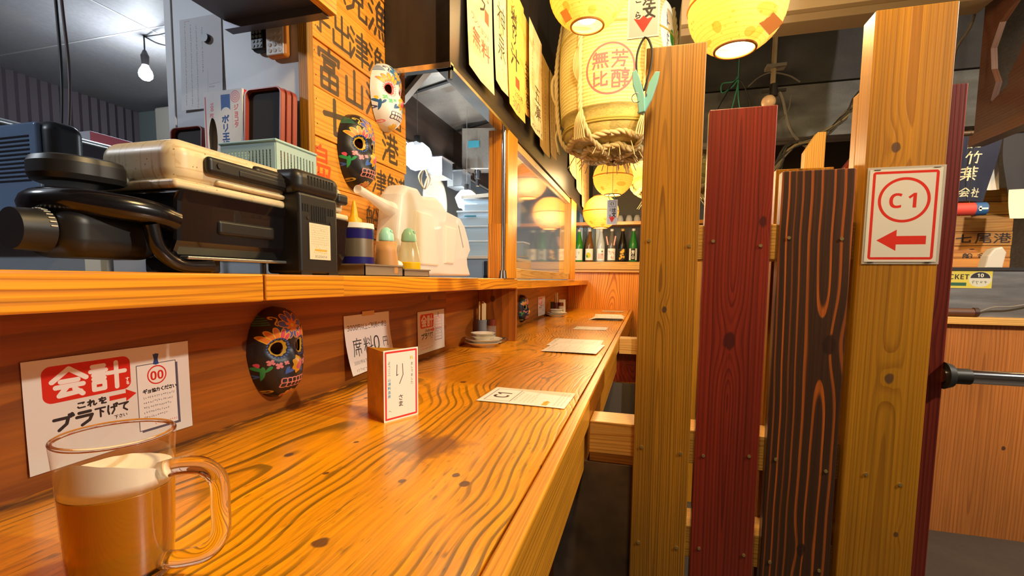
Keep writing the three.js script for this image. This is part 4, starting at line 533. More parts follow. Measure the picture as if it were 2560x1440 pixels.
  const dial = part('dial', [cyl(0.0245, 0.0225, 0.03, -0.662, 1.036, zf + 0.115, 'z', 36)], matte, c, 'round thermostat dial'); const tk = []; for (let i = 0; i < 14; i++) { const a = -1.2 + i * 0.2; tk.push(bx(-0.0006, 0.0006, -0.0003, 0.0006, 0, 0.006).translate(0, 0.0247, 0).rotateZ(-a).translate(-0.662, 1.036, zf + 0.101)); } part('dial_marks', tk, mat(0xd8cdb8, 0.5), dial);
  part('side_bracket', [tube([[-0.6, 1.05, zf + 0.025], [-0.598, 1.02, zf + 0.018], [-0.596, 1.002, zf - 0.005], [-0.59, 1.0, zf - 0.05]], 0.009, 20, 8)], gloss, c);
});
function openTray(name, label, x0, x1, y, h, z0, z1, m, cat = 'tray') { return world(name, label, cat, [(x0 + x1) / 2, y, (z0 + z1) / 2], (c) => { part('tray', [bx(x0, x1, y, y + 0.002, z0, z1), bx(x0, x0 + 0.002, y, y + h, z0, z1), bx(x1 - 0.002, x1, y, y + h, z0, z1), bx(x0, x1, y, y + h, z0, z0 + 0.002), bx(x0, x1, y, y + h, z1 - 0.002, z1)], m, c); part('rim', [bx(x0 - 0.003, x0, y + h - 0.002, y + h + 0.001, z0 - 0.003, z1 + 0.003), bx(x1, x1 + 0.003, y + h - 0.002, y + h + 0.001, z0 - 0.003, z1 + 0.003), bx(x0, x1, y + h - 0.002, y + h + 0.001, z0 - 0.003, z0), bx(x0, x1, y + h - 0.002, y + h + 0.001, z1, z1 + 0.003)], m, c); }); }
const alu = mat(0xb3a996, 0.42, { metalness: 0.7 });
openTray('aluminium_tray', 'long aluminium tray holding a can and bottle beside the grill', -0.665, -0.553, SHELF, 0.024, -1.0, -0.845, alu); openTray('aluminium_tray', 'short aluminium tray under the half full yellow bottle', -0.62, -0.553, SHELF, 0.018, -1.14, -1.006, alu);
world('tin_can', 'silver and navy round tin with a white lid', 'can', [-0.612, 0.9925, -0.905], (c) => { part('can', cyl(0.036, 0.036, 0.1, -0.612, 1.0425, -0.905, 'y', 40), mat(0xb9a890, 0.25, { metalness: 0.8 }), c); for (const [h, y] of [[0.02, 1.08], [0.034, 1.014]]) part('navy_band', cyl(0.0364, 0.0364, h, -0.612, y, -0.905, 'y', 40, true), mat(0x201a66, 0.3), c, 'navy printed band'); part('lid', cyl(0.0375, 0.0365, 0.011, -0.612, 1.0975, -0.905, 'y', 40), mat(0xe8e4da, 0.5), c); });
function cruet(label, x, z, y, s, fillTop, liquid, shellColor) {
  const o = thing('squeeze_bottle', label, 'bottle', [x, y, z]), prof = [[0, 0], [0.024, 0.001], [0.0265, 0.006], [0.0268, 0.03], [0.0235, 0.055], [0.017, 0.08], [0.0165, 0.0815]].map(([r, h]) => [r * s, h * s]);
  part('body', lathe(prof, 36), mat(shellColor, 0.25, { transmission: 0.8, thickness: 0 }), o, 'milky plastic body'); const lq = prof.filter(([, h]) => h < fillTop * s).map(([r, h]) => [r + (r > 0 ? 0.0003 : 0), h]); const rt = lq[lq.length - 1][0]; lq.push([rt * 0.985, fillTop * s], [0, fillTop * s]); part('sauce', lathe(lq, 36), liquid, o);
  const cap = lathe([[0.0172, 0.08], [0.018, 0.083], [0.0165, 0.096], [0.011, 0.107], [0.004, 0.1115], [0, 0.112]].map(([r, h]) => [r * s, h * s]), 32); part('cap', [cap, bx(0.004 * s, 0.016 * s, 0.098 * s, 0.105 * s, -0.004 * s, 0.004 * s, 0.002)], mat(0x9fdcc8, 0.35), o, 'mint green flip cap'); return o;
}
cruet('milky squeeze bottle of brown sauce with a mint cap beside the tin', -0.578, -0.97, 0.9925, 0.98, 0.078, mat(0xc08a50, 0.5), 0xf0d8b0); cruet('milky squeeze bottle a third full of bright yellow sauce', -0.585, -1.09, 0.9925, 1.08, 0.032, mat(0xe8b400, 0.4), 0xf2efd8);
world('yellow_cap_bottle', 'slim bottle with a pointed yellow nozzle behind the tin', 'bottle', [-0.655, 0.9925, -0.96], (c) => { part('bottle', lathe([[0, 0], [0.024, 0], [0.025, 0.09], [0.016, 0.11], [0.014, 0.112]], 28).translate(-0.655, 0.9925, -0.96), mat(0xe6dcc0, 0.4), c); part('nozzle', lathe([[0.017, 0.11], [0.017, 0.128], [0.009, 0.134], [0.007, 0.15], [0.003, 0.17], [0, 0.17]], 24).translate(-0.655, 0.9925, -0.96), mat(0xe6a800, 0.4), c, 'pointed yellow nozzle'); });
solo('folded_tissue', new THREE.IcosahedronGeometry(0.02, 1).scale(1, 0.55, 1.1), mat(0xe9e4dc, 0.9), 'crumpled white tissue on the long tray', 'tissue', [-0.575, 1.0185, -1.0]);
world('oil_jug', 'large milky plastic jug with a long spout and slotted handle', 'jug', [-0.66, SHELF, -1.35], (c) => {
  const milk = mat(0xfffdf8, 0.42, { transmission: 0.45, thickness: 0 });
  const sil = [[1.12, 0.992], [1.112, 1.05], [1.128, 1.13], [1.14, 1.19], [1.165, 1.213], [1.222, 1.216], [1.25, 1.2], [1.29, 1.204], [1.347, 1.211], [1.385, 1.2], [1.42, 1.182], [1.538, 1.174], [1.575, 1.152], [1.612, 1.105], [1.626, 1.08], [1.594, 1.05], [1.6, 1.02], [1.624, 0.992]];
  const s = new THREE.Shape(sil.map(([a, b]) => new THREE.Vector2(a, b))); const hole = new THREE.Path(); hole.setFromPoints([[1.512, 1.158], [1.522, 1.155], [1.566, 1.085], [1.556, 1.082]].map((p) => new THREE.Vector2(...p))); s.holes.push(hole);
  const g = new THREE.ExtrudeGeometry(s, { depth: 0.03, bevelEnabled: true, bevelSize: 0.012, bevelThickness: 0.02, bevelSegments: 5 }); g.rotateY(Math.PI / 2); g.translate(-0.675, 0.012, 0); g.scale(1, 1, 1);
  const p = g.attributes.position; for (let i = 0; i < p.count; i++) if (p.getY(i) < SHELF + 0.0005) p.setY(i, SHELF + 0.0005);
  part('body', g, milk, c, 'milky ribbed body');
  part('side_panels', [extrude([[1.18, 1.03], [1.34, 1.03], [1.3, 1.17], [1.2, 1.17]], 0.004, 0.005).rotateY(Math.PI / 2).translate(-0.627, 0, 0), extrude([[1.4, 1.04], [1.46, 1.04], [1.48, 1.15], [1.4, 1.15]], 0.004, 0.005).rotateY(Math.PI / 2).translate(-0.627, 0, 0)], milk, c);
  const sp = new THREE.CatmullRomCurve3([[-0.655, 1.165, -1.16], [-0.652, 1.17, -1.09], [-0.65, 1.182, -1.02], [-0.648, 1.19, -0.965]].map(V3)), tg = new THREE.TubeGeometry(sp, 24, 0.013, 14, false), tp = tg.attributes.position; for (let i = 0; i < tp.count; i++) { const t = Math.floor(i / 15) / 24, ctr = sp.getPointAt(t), k = 1.75 - 0.95 * Math.min(1, t * 1.4); tp.setXYZ(i, ctr.x + (tp.getX(i) - ctr.x) * k, ctr.y + (tp.getY(i) - ctr.y) * k, ctr.z + (tp.getZ(i) - ctr.z) * k); } tg.computeVertexNormals();
  part('spout', tg, milk, c, 'long tapering spout'); part('cap', lathe([[0, 0.03], [0.022, 0.03], [0.03, 0.02], [0.032, 0]], 24).translate(-0.66, 1.2, -1.35), milk, c);
});

// ---------- notices on the wood wall ----------
function billTex(big) {
  return canvasTex(1024, 690, (x, w, h) => {
    x.fillStyle = '#e6e1d8'; x.fillRect(0, 0, w, h); x.fillStyle = '#d62a20'; roundRect(x, 90, 48, 500, 232, 50); x.fill(); x.strokeStyle = '#f2ece4'; glyph(x, '会', 118, 68, 225, 31, 192); glyph(x, '計', 338, 68, 220, 29, 192); glyph(x, 'す', 556, 200, 24, 5); glyph(x, 'る', 556, 228, 24, 5);
    x.fillStyle = '#d62a20'; arrow(x, 448, 326, 622, 326, 32, 70); x.strokeStyle = '#2b2a30'; row(x, 'これを', 258, 304, 54, 10, 1.12, 46); row(x, 'ブラ', 126, 368, 112, 20, 1.06, 96); row(x, '下げて', 356, 366, 68, 12, 1.06, 70); row(x, '下さい', 470, 448, 26, 4, 1.1);
    if (big) { x.strokeStyle = '#4a4a55'; x.lineWidth = 5; x.fillStyle = '#f0ece6'; x.shadowColor = 'transparent'; x.fillStyle = '#5a5a72'; x.fillRect(646, 150, 285, 480); x.fillStyle = '#efebe4'; x.fillRect(630, 135, 285, 480); x.strokeRect(630, 135, 285, 480); x.strokeStyle = '#d62a20'; x.lineWidth = 9; x.beginPath(); x.arc(772, 222, 66, 0, 7); x.stroke(); words(x, '00', 772, 226, 92, '#d62a20', 'bold', 'center'); x.strokeStyle = '#26262c'; row(x, 'ギョ協力ください', 664, 318, 30, 6, 1.05); for (let i = 0; i < 5; i++) fineRow(x, 666, 372 + i * 36, 225 - i * 14, 15, '#4a4a50'); fineRow(x, 740, 580, 160, 15, '#d0584e'); x.fillStyle = '#2b4a86'; x.save(); x.translate(770, 105); for (const a of [-0.2, 0.25]) { x.save(); x.rotate(a); x.fillRect(-14, -42, 26, 82); x.restore(); } x.restore(); }
    else { for (const [y, col] of [[120, '#d0453c'], [330, '#3a3f66']]) { x.strokeStyle = col; x.lineWidth = 8; x.strokeRect(640, y, 280, 190); for (let i = 0; i < 3; i++) fineRow(x, 660, y + 20 + i * 52, 240, i ? 20 : 40, col); } x.fillStyle = '#2b4a86'; x.fillRect(764, 40, 20, 80); fineRow(x, 100, 560, 300, 22, '#d0453c'); fineRow(x, 100, 600, 420, 36, '#d0453c'); }
  });
}
const billBig = billTex(true), billSmall = billTex(false);
function wallSheet(name, label, t, z0, z1, y0, y1, curl = 0, rough = 0.4, group) { return solo(name, paper(Math.abs(z1 - z0), y1 - y0, curl), sheetMat(t, rough), label, 'notice', [-0.7075, (y0 + y1) / 2, (z0 + z1) / 2], group, Math.PI / 2); }
wallSheet('pay_notice', 'laminated paying notice with a red panel and a clipped tag picture, behind the beer mug', billBig, -0.368, -0.579, 0.743, 0.882, 0.002, 0.25);
wallSheet('pay_notice', 'smaller looking laminated paying notice near the chopstick cup', billSmall, -1.37, -1.578, 0.737, 0.877, 0.002, 0.3);
wallSheet('pay_notice', 'laminated paying notice on the wall beyond the shelf divider', billSmall, -3.13, -3.36, 0.736, 0.868, 0.002, 0.3);
wallSheet('seat_fee_notice', 'curling white handwritten seat fee notice taped on the wood wall', canvasTex(768, 600, (x, w, h) => { x.fillStyle = '#e9e5dd'; x.fillRect(0, 0, w, h); x.strokeStyle = '#2d2b33'; words(x, '3000', 40, 130, 74, '#2d2b33', ''); row(x, '円以上ご利用の場合', 200, 98, 56, 5, 1.02, 66); row(x, '席料', 90, 240, 165, 11, 1.12, 190); words(x, '0', 500, 330, 210, '#2d2b33', '', 'center'); glyph(x, '円', 605, 270, 100, 8, 120); words(x, '3000', 70, 490, 46, '#77737a', ''); row(x, '円以下', 180, 470, 40, 3); fineRow(x, 330, 470, 380, 36, '#77737a'); fineRow(x, 90, 550, 600, 30, '#8a868a'); }), -0.985, -1.195, 0.745, 0.892, 0.022, 0.8);
solo('tape_piece', bx(-0.0004, 0.0004, -0.006, 0.006, -0.028, 0.028), mat(0xd9b070, 0.5), 'strip of tan tape at the top of the seat fee notice', 'tape', [-0.7055, 0.893, -1.09]);

// ---------- on the counter ----------
world('name_stand', 'three sided gold card stand with a red bordered welcome card', 'card stand', [-0.465, CT, -0.79], (c) => {
  const A = [-0.524, -0.804], B = [-0.456, -0.752], D = [-0.426, -0.822], H = 0.132;
  const face = (p, q, m, name, off, h, label, ext = 0) => { const L = Math.hypot(q[0] - p[0], q[1] - p[1]) + ext, g = bx(-L / 2, L / 2, 0, h, -0.0006, 0.0006); const a = Math.atan2(-(q[1] - p[1]), q[0] - p[0]); g.rotateY(a); g.translate((p[0] + q[0]) / 2 + Math.sin(a) * off, CT, (p[1] + q[1]) / 2 + Math.cos(a) * off); return part(name, g, m, c, label); };
  const gold = new THREE.MeshStandardMaterial({ map: speckle(128, 128, [216, 164, 58], { seed: 91, scale: 5, amount: 0.15 }), roughness: 0.4, metalness: 0.1 });
  face(A, B, gold, 'gold_side', 0, H, 'gold card side'); face(D, A, gold, 'gold_side', 0, H - 0.002); face(B, D, gold, 'gold_side', 0, H - 0.002);
  const t = canvasTex(440, 768, (x, w, h) => { x.fillStyle = '#efece4'; x.fillRect(0, 0, w, h); x.strokeStyle = '#dd2c28'; x.lineWidth = 20; x.strokeRect(26, 26, w - 52, h - 52); x.strokeStyle = '#3a3038'; glyph(x, 'り', 130, 150, 150, 8, 240); column(x, 'さま', 180, 500, 62, 7, 1.1); column(x, 'ようこそ'.replace('そ', 'こ'), 52, 120, 34, 3, 1.2); x.strokeStyle = '#3f8fc0'; column(x, '川場料島席'.replace('川', '山'), 50, 300, 36, 4, 1.25); x.strokeStyle = '#3a3038'; glyph(x, 'へ', 56, 640, 36, 3); x.strokeStyle = '#c8c020'; glyph(x, '料', 330, 90, 44, 4); x.strokeStyle = '#4a4048'; column(x, 'ましてました'.slice(0, 6), 340, 160, 34, 3, 1.25); });
  const L = Math.hypot(D[0] - B[0], D[1] - B[1]) + 0.004, g = new THREE.PlaneGeometry(L, H + 0.002), a = Math.atan2(-(D[1] - B[1]), D[0] - B[0]); g.rotateY(a); g.translate((B[0] + D[0]) / 2 + Math.sin(a) * 0.0016, CT + (H + 0.002) / 2, (B[1] + D[1]) / 2 + Math.cos(a) * 0.0016); part('card_face', g, sheetMat(t, 0.6), c, 'white card with a red border');
});
// sheets lie so that they read from the stools: across the sheet runs towards the far wall
function flatSheet(name, label, t, x0, x1, z0, z1, lift = 0.0006, turn = 0, group, rough = 0.35) { const g = new THREE.PlaneGeometry(Math.abs(z1 - z0), Math.abs(x1 - x0), 6, 6); g.rotateX(-Math.PI / 2); g.rotateY(Math.PI / 2); const p = g.attributes.position; for (let i = 0; i < p.count; i++) p.setY(i, 0.0004 + 0.0022 * Math.max(0, vn(p.getX(i) * 9 + x0 * 50, p.getZ(i) * 9) - 0.4)); g.computeVertexNormals(); return solo(name, g, sheetMat(t, rough), label, 'paper', [(x0 + x1) / 2, CT + lift, (z0 + z1) / 2], group, turn); }
const seatCard = canvasTex(560, 760, (x, w, h) => { x.fillStyle = '#ece9e2'; x.fillRect(0, 0, w, h); x.strokeStyle = '#3a2c3a'; x.lineWidth = 6; x.strokeRect(70, 45, 420, 230); words(x, 'C1', 280, 150, 190, '#2e2230', 'bold', 'center'); fineRow(x, 120, 292, 330, 20, '#5a505a'); for (let i = 0; i < 4; i++) fineRow(x, 90, 350 + i * 34, 300 - i * 30, 16, '#b08a5a'); fineRow(x, 320, 440, 160, 20, '#d8887a'); x.fillStyle = '#eda81e'; x.fillRect(40, 560, 60, 40); arrow(x, 40, 580, 200, 580, 46, 60); fineRow(x, 80, 572, 90, 16, '#5a3a10'); for (let i = 0; i < 3; i++) fineRow(x, 60, 650 + i * 30, 440, 16, '#7a7078'); });
flatSheet('seat_card', 'white laminated seat card marked C1 lying on the counter', seatCard, -0.348, -0.152, -0.948, -1.088, 0.0006, -0.03);
const menuTex = (seed) => canvasTex(560, 760, (x, w, h) => { x.fillStyle = '#e9e4da'; x.fillRect(0, 0, w, h); x.strokeStyle = '#8a7a6a'; x.lineWidth = 3; x.strokeRect(24, 24, w - 48, h - 48); for (let i = 0; i < 22; i++) fineRow(x, 45, 90 + i * 29, 200 + ((i * seed * 37) % 250), i % 6 === 0 ? 22 : 12, i % 5 === 3 ? '#c8705a' : '#6a625c'); fineRow(x, 80, 36, 380, 40, '#453c38'); });
const menuA = menuTex(1), menuB = menuTex(2);
flatSheet('menu_sheet', 'printed menu sheet lying under another menu near the rail', menuA, -0.385, -0.172, -1.86, -2.105, 0.0006, 0.02); flatSheet('menu_sheet', 'printed menu sheet with a curled corner overlapping the one beneath', menuB, -0.362, -0.158, -1.68, -1.93, 0.004, -0.04);
flatSheet('seat_card', 'narrow white card between the menu sheets and the far sheet stack', menuA, -0.376, -0.2, -2.53, -2.7, 0.0006, 0);
for (let i = 0; i < 4; i++) flatSheet('menu_sheet', ['bottom sheet of the loose menu stack', 'second sheet of the loose menu stack', 'third sheet of the loose menu stack', 'top sheet of the loose menu stack'][i], i % 2 ? menuB : menuA, -0.355 + i * 0.004, -0.16 + i * 0.003, -3.17, -3.56, 0.0006 + i * 0.0045, (i - 1.5) * 0.06, 'loose menu stack');
flatSheet('seat_card', 'white card lying nearest the end wall of the counter', menuB, -0.36, -0.182, -4.06, -4.2, 0.0006, 0);
const china = mat(0xe4ddcd, 0.22, { clearcoat: 0.4 });
function plateShape(r, h) { return lathe([[0, 0.002], [r * 0.55, 0.002], [r * 0.56, 0], [r * 0.62, 0], [r * 0.66, h * 0.3], [r * 0.97, h * 0.95], [r, h], [r * 0.97, h * 1.02], [r * 0.64, h * 0.42], [r * 0.5, 0.006], [0, 0.0055]], 44); }
const bigPlate = plateShape(0.074, 0.019), smallDish = plateShape(0.05, 0.017);
function dishes(x, z, where, g1) { [['bottom', bigPlate, 0], ['second', bigPlate, 0.0125], ['third small', smallDish, 0.026], ['topmost small', smallDish, 0.037]].forEach(([n, g, y]) => solo('white_dish', g, china, `${n} cream china dish in the stack ${where}`, 'dish', [x + (n === 'second' ? 0.003 : 0), CT + y, z], g1)); }
dishes(-0.617, -1.755, 'beside the grey chopstick cup', 'dishes by the chopstick cup'); dishes(-0.62, -3.36, 'beyond the shelf divider', 'dishes beyond the divider');
openTray('cruet_tray', 'small polished steel tray with soy bottle before the divider', -0.7, -0.572, CT, 0.014, -1.938, -1.835, mat(0xbfb6a8, 0.18, { metalness: 0.9 })); openTray('cruet_tray', 'small steel tray with soy bottle beyond the divider', -0.7, -0.58, CT, 0.014, -3.62, -3.47, mat(0xbfb6a8, 0.18, { metalness: 0.9 }));
function chopCup(label, x, z, y, body, sticks, where) {
  const o = thing('chopstick_cup', label, 'cup', [x, y, z]); part('cup', lathe([[0, 0], [0.0225, 0], [0.0235, 0.002], [0.0245, 0.092], [0.023, 0.092], [0.0215, 0.004], [0, 0.004]], 32), body, o);
  for (let i = 0; i < sticks; i++) { const a = (i / sticks) * 6.283, r = i % 3 === 0 ? 0.005 : 0.0135; solo('chopsticks', bx(-0.0034, 0.0034, 0, 0.165 - (i % 4) * 0.004, -0.0025, 0.0025, 0.001), mat(0xe8cd94, 0.6), `pale wooden chopsticks standing in the ${where}`, 'chopsticks', [x + Math.cos(a) * r, y + 0.0045, z + Math.sin(a) * r], `chopsticks in the ${where}`, a); }
}
chopCup('round grey cup full of chopsticks on the counter', -0.668, -1.885, CT + 0.002, mat(0x7c7c80, 0.45), 11, 'grey cup'); chopCup('dark chopstick cup in the far cruet set', -0.655, -3.54, CT + 0.002, mat(0x6a3022, 0.4), 7, 'dark far cup');
function soy(label, x, z) { const o = thing('soy_bottle', label, 'bottle', [x, CT + 0.002, z]); part('glass', [cyl(0.0195, 0.0185, 0.068, 0, 0.034, 0, 'y', 28)], mat(0xffffff, 0.05, { transmission: 0.9, thickness: 0, ior: 1.45 }), o); part('soy_sauce', cyl(0.0182, 0.0176, 0.04, 0, 0.0215, 0, 'y', 28), mat(0x0e0706, 0.15), o); part('cap', [cyl(0.0195, 0.018, 0.026, 0, 0.081, 0, 'y', 28)], mat(0x6a2c1c, 0.25), o, 'red brown cap'); }
soy('soy bottle with a red brown cap beside the grey chopstick cup', -0.626, -1.89); soy('far soy bottle beyond the shelf divider', -0.615, -3.52);
solo('napkin_stand', [bx(-0.02, 0.02, 0, 0.1, -0.003, 0.003), bx(-0.02, 0.02, 0, 0.004, -0.03, 0.03)], mat(0x2a1a14, 0.5), 'dark napkin stand in the far cruet set', 'stand', [-0.675, CT + 0.002, -3.48], undefined, 1.2);
solo('paper_napkin', paper(0.05, 0.11, 0.01), mat(0xe4dccb, 0.9, { side: THREE.DoubleSide }), 'folded paper napkin leaning behind the far chopsticks', 'napkin', [-0.62, CT + 0.06, -3.6], undefined, 0.4);

// ---------- beer mug ----------
world('beer_mug', 'glass beer mug of amber beer with thin foam on the counter', 'mug', [-0.437, CT, -0.288], (c) => {
  const g = mat(0xffffff, 0.02, { transmission: 1, thickness: 0.01, ior: 1.47 }), wall = mat(0xffffff, 0.02, { transmission: 1, thickness: 0, ior: 1.47 });
  const out = [[0, 0], [0.034, 0], [0.0365, 0.003], [0.0385, 0.03], [0.0415, 0.11], [0.0428, 0.127], [0.0424, 0.13], [0.0405, 0.1306], [0.0393, 0.128], [0.038, 0.11], [0.0352, 0.03], [0.0335, 0.016], [0.03, 0.0135], [0, 0.0135]];
  const at = (m) => m.translate(-0.437, CT + 0.0005, -0.288);
  part('rim', at(new THREE.TorusGeometry(0.0412, 0.0019, 12, 90).rotateX(Math.PI / 2).translate(0, 0.1288, 0)), g, c, 'thick rounded glass rim'); part('foot', at(lathe([[0, 0], [0.034, 0], [0.0362, 0.003], [0.0368, 0.009], [0, 0.0095]], 72)), g, c);
  part('glass', at(lathe(out.slice(2, 6), 96)), wall, c, 'clear thick glass');
  const beer = [[0, 0.0105], [0.034, 0.0105], [0.0365, 0.014], [0.0379, 0.031], [0.0398, 0.083], [0.0397, 0.0845], [0, 0.0845]];
  part('beer', at(lathe(beer, 72)), new THREE.MeshPhysicalMaterial({ color: new THREE.Color(0.7, 0.3, 0.015), transmission: 0.5, thickness: 0.06, ior: 1.34, roughness: 0.2, attenuationColor: new THREE.Color(0.84, 0.5, 0.02), attenuationDistance: 0.026 }), c, 'cloudy amber beer');
  const foam = lathe([[0, 0.0846], [0.0397, 0.0846], [0.0401, 0.094], [0.039, 0.0975], [0.02, 0.0945], [0, 0.094]], 72), fp = foam.attributes.position; for (let i = 0; i < fp.count; i++) if (fp.getY(i) > 0.09) fp.setY(i, fp.getY(i) + 0.0012 * (vn(fp.getX(i) * 140, fp.getZ(i) * 140) - 0.4)); foam.computeVertexNormals();
  part('foam', at(foam), mat(0xf2e6cf, 0.85), c, 'cream foam');
  // lace of foam clinging to the side of the glass
  const n = 60, m = 10, pos = [], idx = []; for (let j = 0; j <= m; j++) for (let i = 0; i <= n; i++) { const t = i / n, a = -0.7 + t * 2.5, top = 0.0945 + 0.021 * Math.sin(Math.PI * t) ** 0.7 * (0.85 + 0.3 * vn(t * 5 + 3, 2)), y = 0.0935 + (top - 0.0935) * (j / m), r = 0.0385 + ((y - 0.03) / 0.08) * 0.003 - 0.0008; pos.push(Math.sin(a) * r, y, Math.cos(a) * r); if (i < n && j < m) { const k = j * (n + 1) + i; idx.push(k, k + 1, k + n + 1, k + 1, k + n + 2, k + n + 1); } }
  const lg = new THREE.BufferGeometry(); lg.setAttribute('position', new THREE.Float32BufferAttribute(pos, 3)); lg.setIndex(idx); lg.computeVertexNormals(); lg.setAttribute('uv', new THREE.Float32BufferAttribute(new Float32Array((pos.length / 3) * 2), 2)); part('foam_lace', at(lg), mat(0xf0e4cd, 0.85, { side: THREE.DoubleSide }), c, 'lace of foam on the glass');
  const h = new THREE.CatmullRomCurve3([[0.038, 0.097, 0], [0.054, 0.1015, -0.001], [0.075, 0.101, -0.002], [0.087, 0.091, -0.002], [0.0885, 0.066, -0.002], [0.087, 0.04, -0.002], [0.076, 0.025, -0.001], [0.054, 0.018, 0], [0.036, 0.016, 0]].map(([x, y, z]) => new THREE.Vector3(x * 0.97, y, x * -0.24 + z)));
  part('handle', at(new THREE.TubeGeometry(h, 60, 0.0078, 16)), g, c, 'thick glass handle');
});
// condensation ring left on the wood beside the mug
// ---------- menu strips on the dark upper wall ----------
const STRIP = [
  [-1.292, -1.522, 1.588, 0.004, (x) => { column(x, '丨ラ', 105, 215, 86, 9, 1.0); column(x, 'めました', 62, 175, 40, 5, 1.0); column(x, 'ててれる', 188, 170, 34, 4, 1.0); x.fillStyle = '#d8603a'; x.fillRect(176, 350, 42, 58); x.strokeStyle = '#e0785a'; row(x, 'ワンショット', 40, 450, 30, 4, 1.02); x.strokeStyle = '#dd5a40'; row(x, '無料', 50, 500, 80, 8, 1.1); }, 'cream menu strip offering a free shot in red brush letters'],
  [-1.528, -1.692, 1.64, 0.007, (x) => { column(x, '神泉', 60, 230, 150, 9, 1.05); fineRow(x, 70, 570, 120, 30, '#e0907a'); fineRow(x, 50, 620, 150, 24, '#c8a070'); }, 'cream menu strip with two tall black brush letters'],
  [-1.672, -1.9, 1.615, 0.012, (x) => { x.strokeStyle = '#d0552a'; column(x, 'ワン', 60, 40, 44, 6); x.strokeStyle = '#3a2a16'; glyph(x, '岩', 50, 120, 100, 11, 90); glyph(x, 'の', 66, 200, 80, 10, 66); glyph(x, 'り', 66, 250, 80, 10, 66); glyph(x, '汁', 50, 320, 130, 14); x.fillStyle = '#d8502a'; x.fillRect(120, 480, 60, 60); words(x, '210', 110, 580, 44, '#3a2a16', ''); glyph(x, '円', 190, 562, 34, 4); words(x, '300', 60, 650, 74, '#e0604a', ''); }, 'yellow menu strip with a red stamp and a red price at its foot'],
  [-1.9, -2.03, 1.672, 0.004, (x) => { column(x, '生原酒', 110, 300, 110, 10, 1.04); fineColumn(x, 50, 120, 300, 24, '#6a4a20'); fineRow(x, 40, 640, 180, 24, '#8a6a40'); }, 'yellow menu strip for unfiltered sake in three brush letters'],
  [-1.96, -2.2, 1.628, 0.02, (x) => { column(x, '五凛', 110, 360, 110, 9, 1.1); x.strokeStyle = '#c8503a'; glyph(x, 'ト', 60, 80, 50, 5); fineColumn(x, 60, 160, 260, 22, '#c87a4a'); fineRow(x, 40, 650, 190, 34, '#5a4020'); }, 'cream menu strip with two brush letters overlapping its neighbour'],
  [-2.21, -2.45, 1.612, 0.004, (x) => { fineColumn(x, 60, 60, 560, 34, '#5a4420'); fineColumn(x, 150, 120, 460, 26, '#7a5c2c'); }, 'torn edged yellow menu strip of small writing'],
  [-2.455, -2.62, 1.642, 0.006, (x) => { fineColumn(x, 70, 80, 560, 30, '#5a4420'); fineColumn(x, 160, 180, 400, 26, '#8a6a34'); }, 'last yellow menu strip before the straw barrel'],
];
STRIP.forEach(([z0, z1, y0, off, draw, label], i) => {
  const t = canvasTex(256, 700, (x, w, h) => { x.fillStyle = i === 2 || i === 3 || i > 4 ? '#e8bc5c' : '#ecd6a4'; x.fillRect(0, 0, w, h); for (let k = 0; k < 60; k++) { x.fillStyle = 'rgba(190,140,60,0.1)'; x.beginPath(); x.ellipse(rnd() * w, rnd() * h, 10 + rnd() * 40, 10 + rnd() * 40, 0, 0, 7); x.fill(); } x.strokeStyle = '#3a2a1c'; x.save(); if (true) draw(x); x.restore(); });
  const h = 2.06 - y0; solo('menu_strip', paper(Math.abs(z1 - z0), h, 0.012), sheetMat(t, 0.8), label, 'menu strip', [-0.519 + off, y0 + h / 2, (z0 + z1) / 2], 'menu strips on the dark upper wall', Math.PI / 2);
});
const farStripTex = canvasTex(256, 512, (x, w, h) => { x.fillStyle = '#d9b27c'; x.fillRect(0, 0, w, h); fineColumn(x, 60, 30, 440, 36, '#8a5a34'); fineColumn(x, 150, 60, 400, 28, '#b86a4a'); });
[[-3.12, -3.42, 1.7, 'near'], [-3.43, -3.7, 1.64, 'middle'], [-3.72, -4.2, 1.56, 'end']].forEach(([z0, z1, y0, n], i) => solo('menu_strip', paper(Math.abs(z1 - z0), 2.05 - y0, 0.01), sheetMat(farStripTex, 0.8), `faded tan menu strip past the barrel, ${['beside the glass screen', 'between two faded strips', 'closest to the bottle shelf'][i]}`, 'menu strip', [-0.518 + i * 0.003, (2.05 + y0) / 2, (z0 + z1) / 2], 'faded strips past the barrel', Math.PI / 2));

// ---------- lanterns ----------
const lanternTex = canvasTex(1024, 512, (x, w, h) => {
  x.fillStyle = '#ffcf7a'; x.fillRect(0, 0, w, h);
  for (let j = 0; j < 22; j++) { x.fillStyle = 'rgba(240,160,40,0.35)'; x.fillRect(0, (j * h) / 22, w, 3); } for (let i = 0; i < 10; i++) { x.fillStyle = 'rgba(255,214,130,0.5)'; x.fillRect((i * w) / 10, 0, 4, h); }
  for (let k = 0; k < 260; k++) { x.fillStyle = `rgba(${190 + rnd() * 40},${100 + rnd() * 40},10,${0.1 + rnd() * 0.25})`; x.beginPath(); x.arc(rnd() * w, rnd() * h, 1 + rnd() * 6, 0, 7); x.fill(); }
  for (let k = 0; k < 9; k++) { x.fillStyle = 'rgba(200,110,10,0.35)'; x.beginPath(); x.ellipse(rnd() * w, h * (0.7 + rnd() * 0.3), 20 + rnd() * 50, 8 + rnd() * 20, 0, 0, 7); x.fill(); }
});
const lanternPaper = new THREE.MeshPhysicalMaterial({ map: lanternTex, emissive: 0xffb040, emissiveMap: lanternTex, emissiveIntensity: 0.62, roughness: 0.9, transmission: 0.035, thickness: 0, side: THREE.DoubleSide });
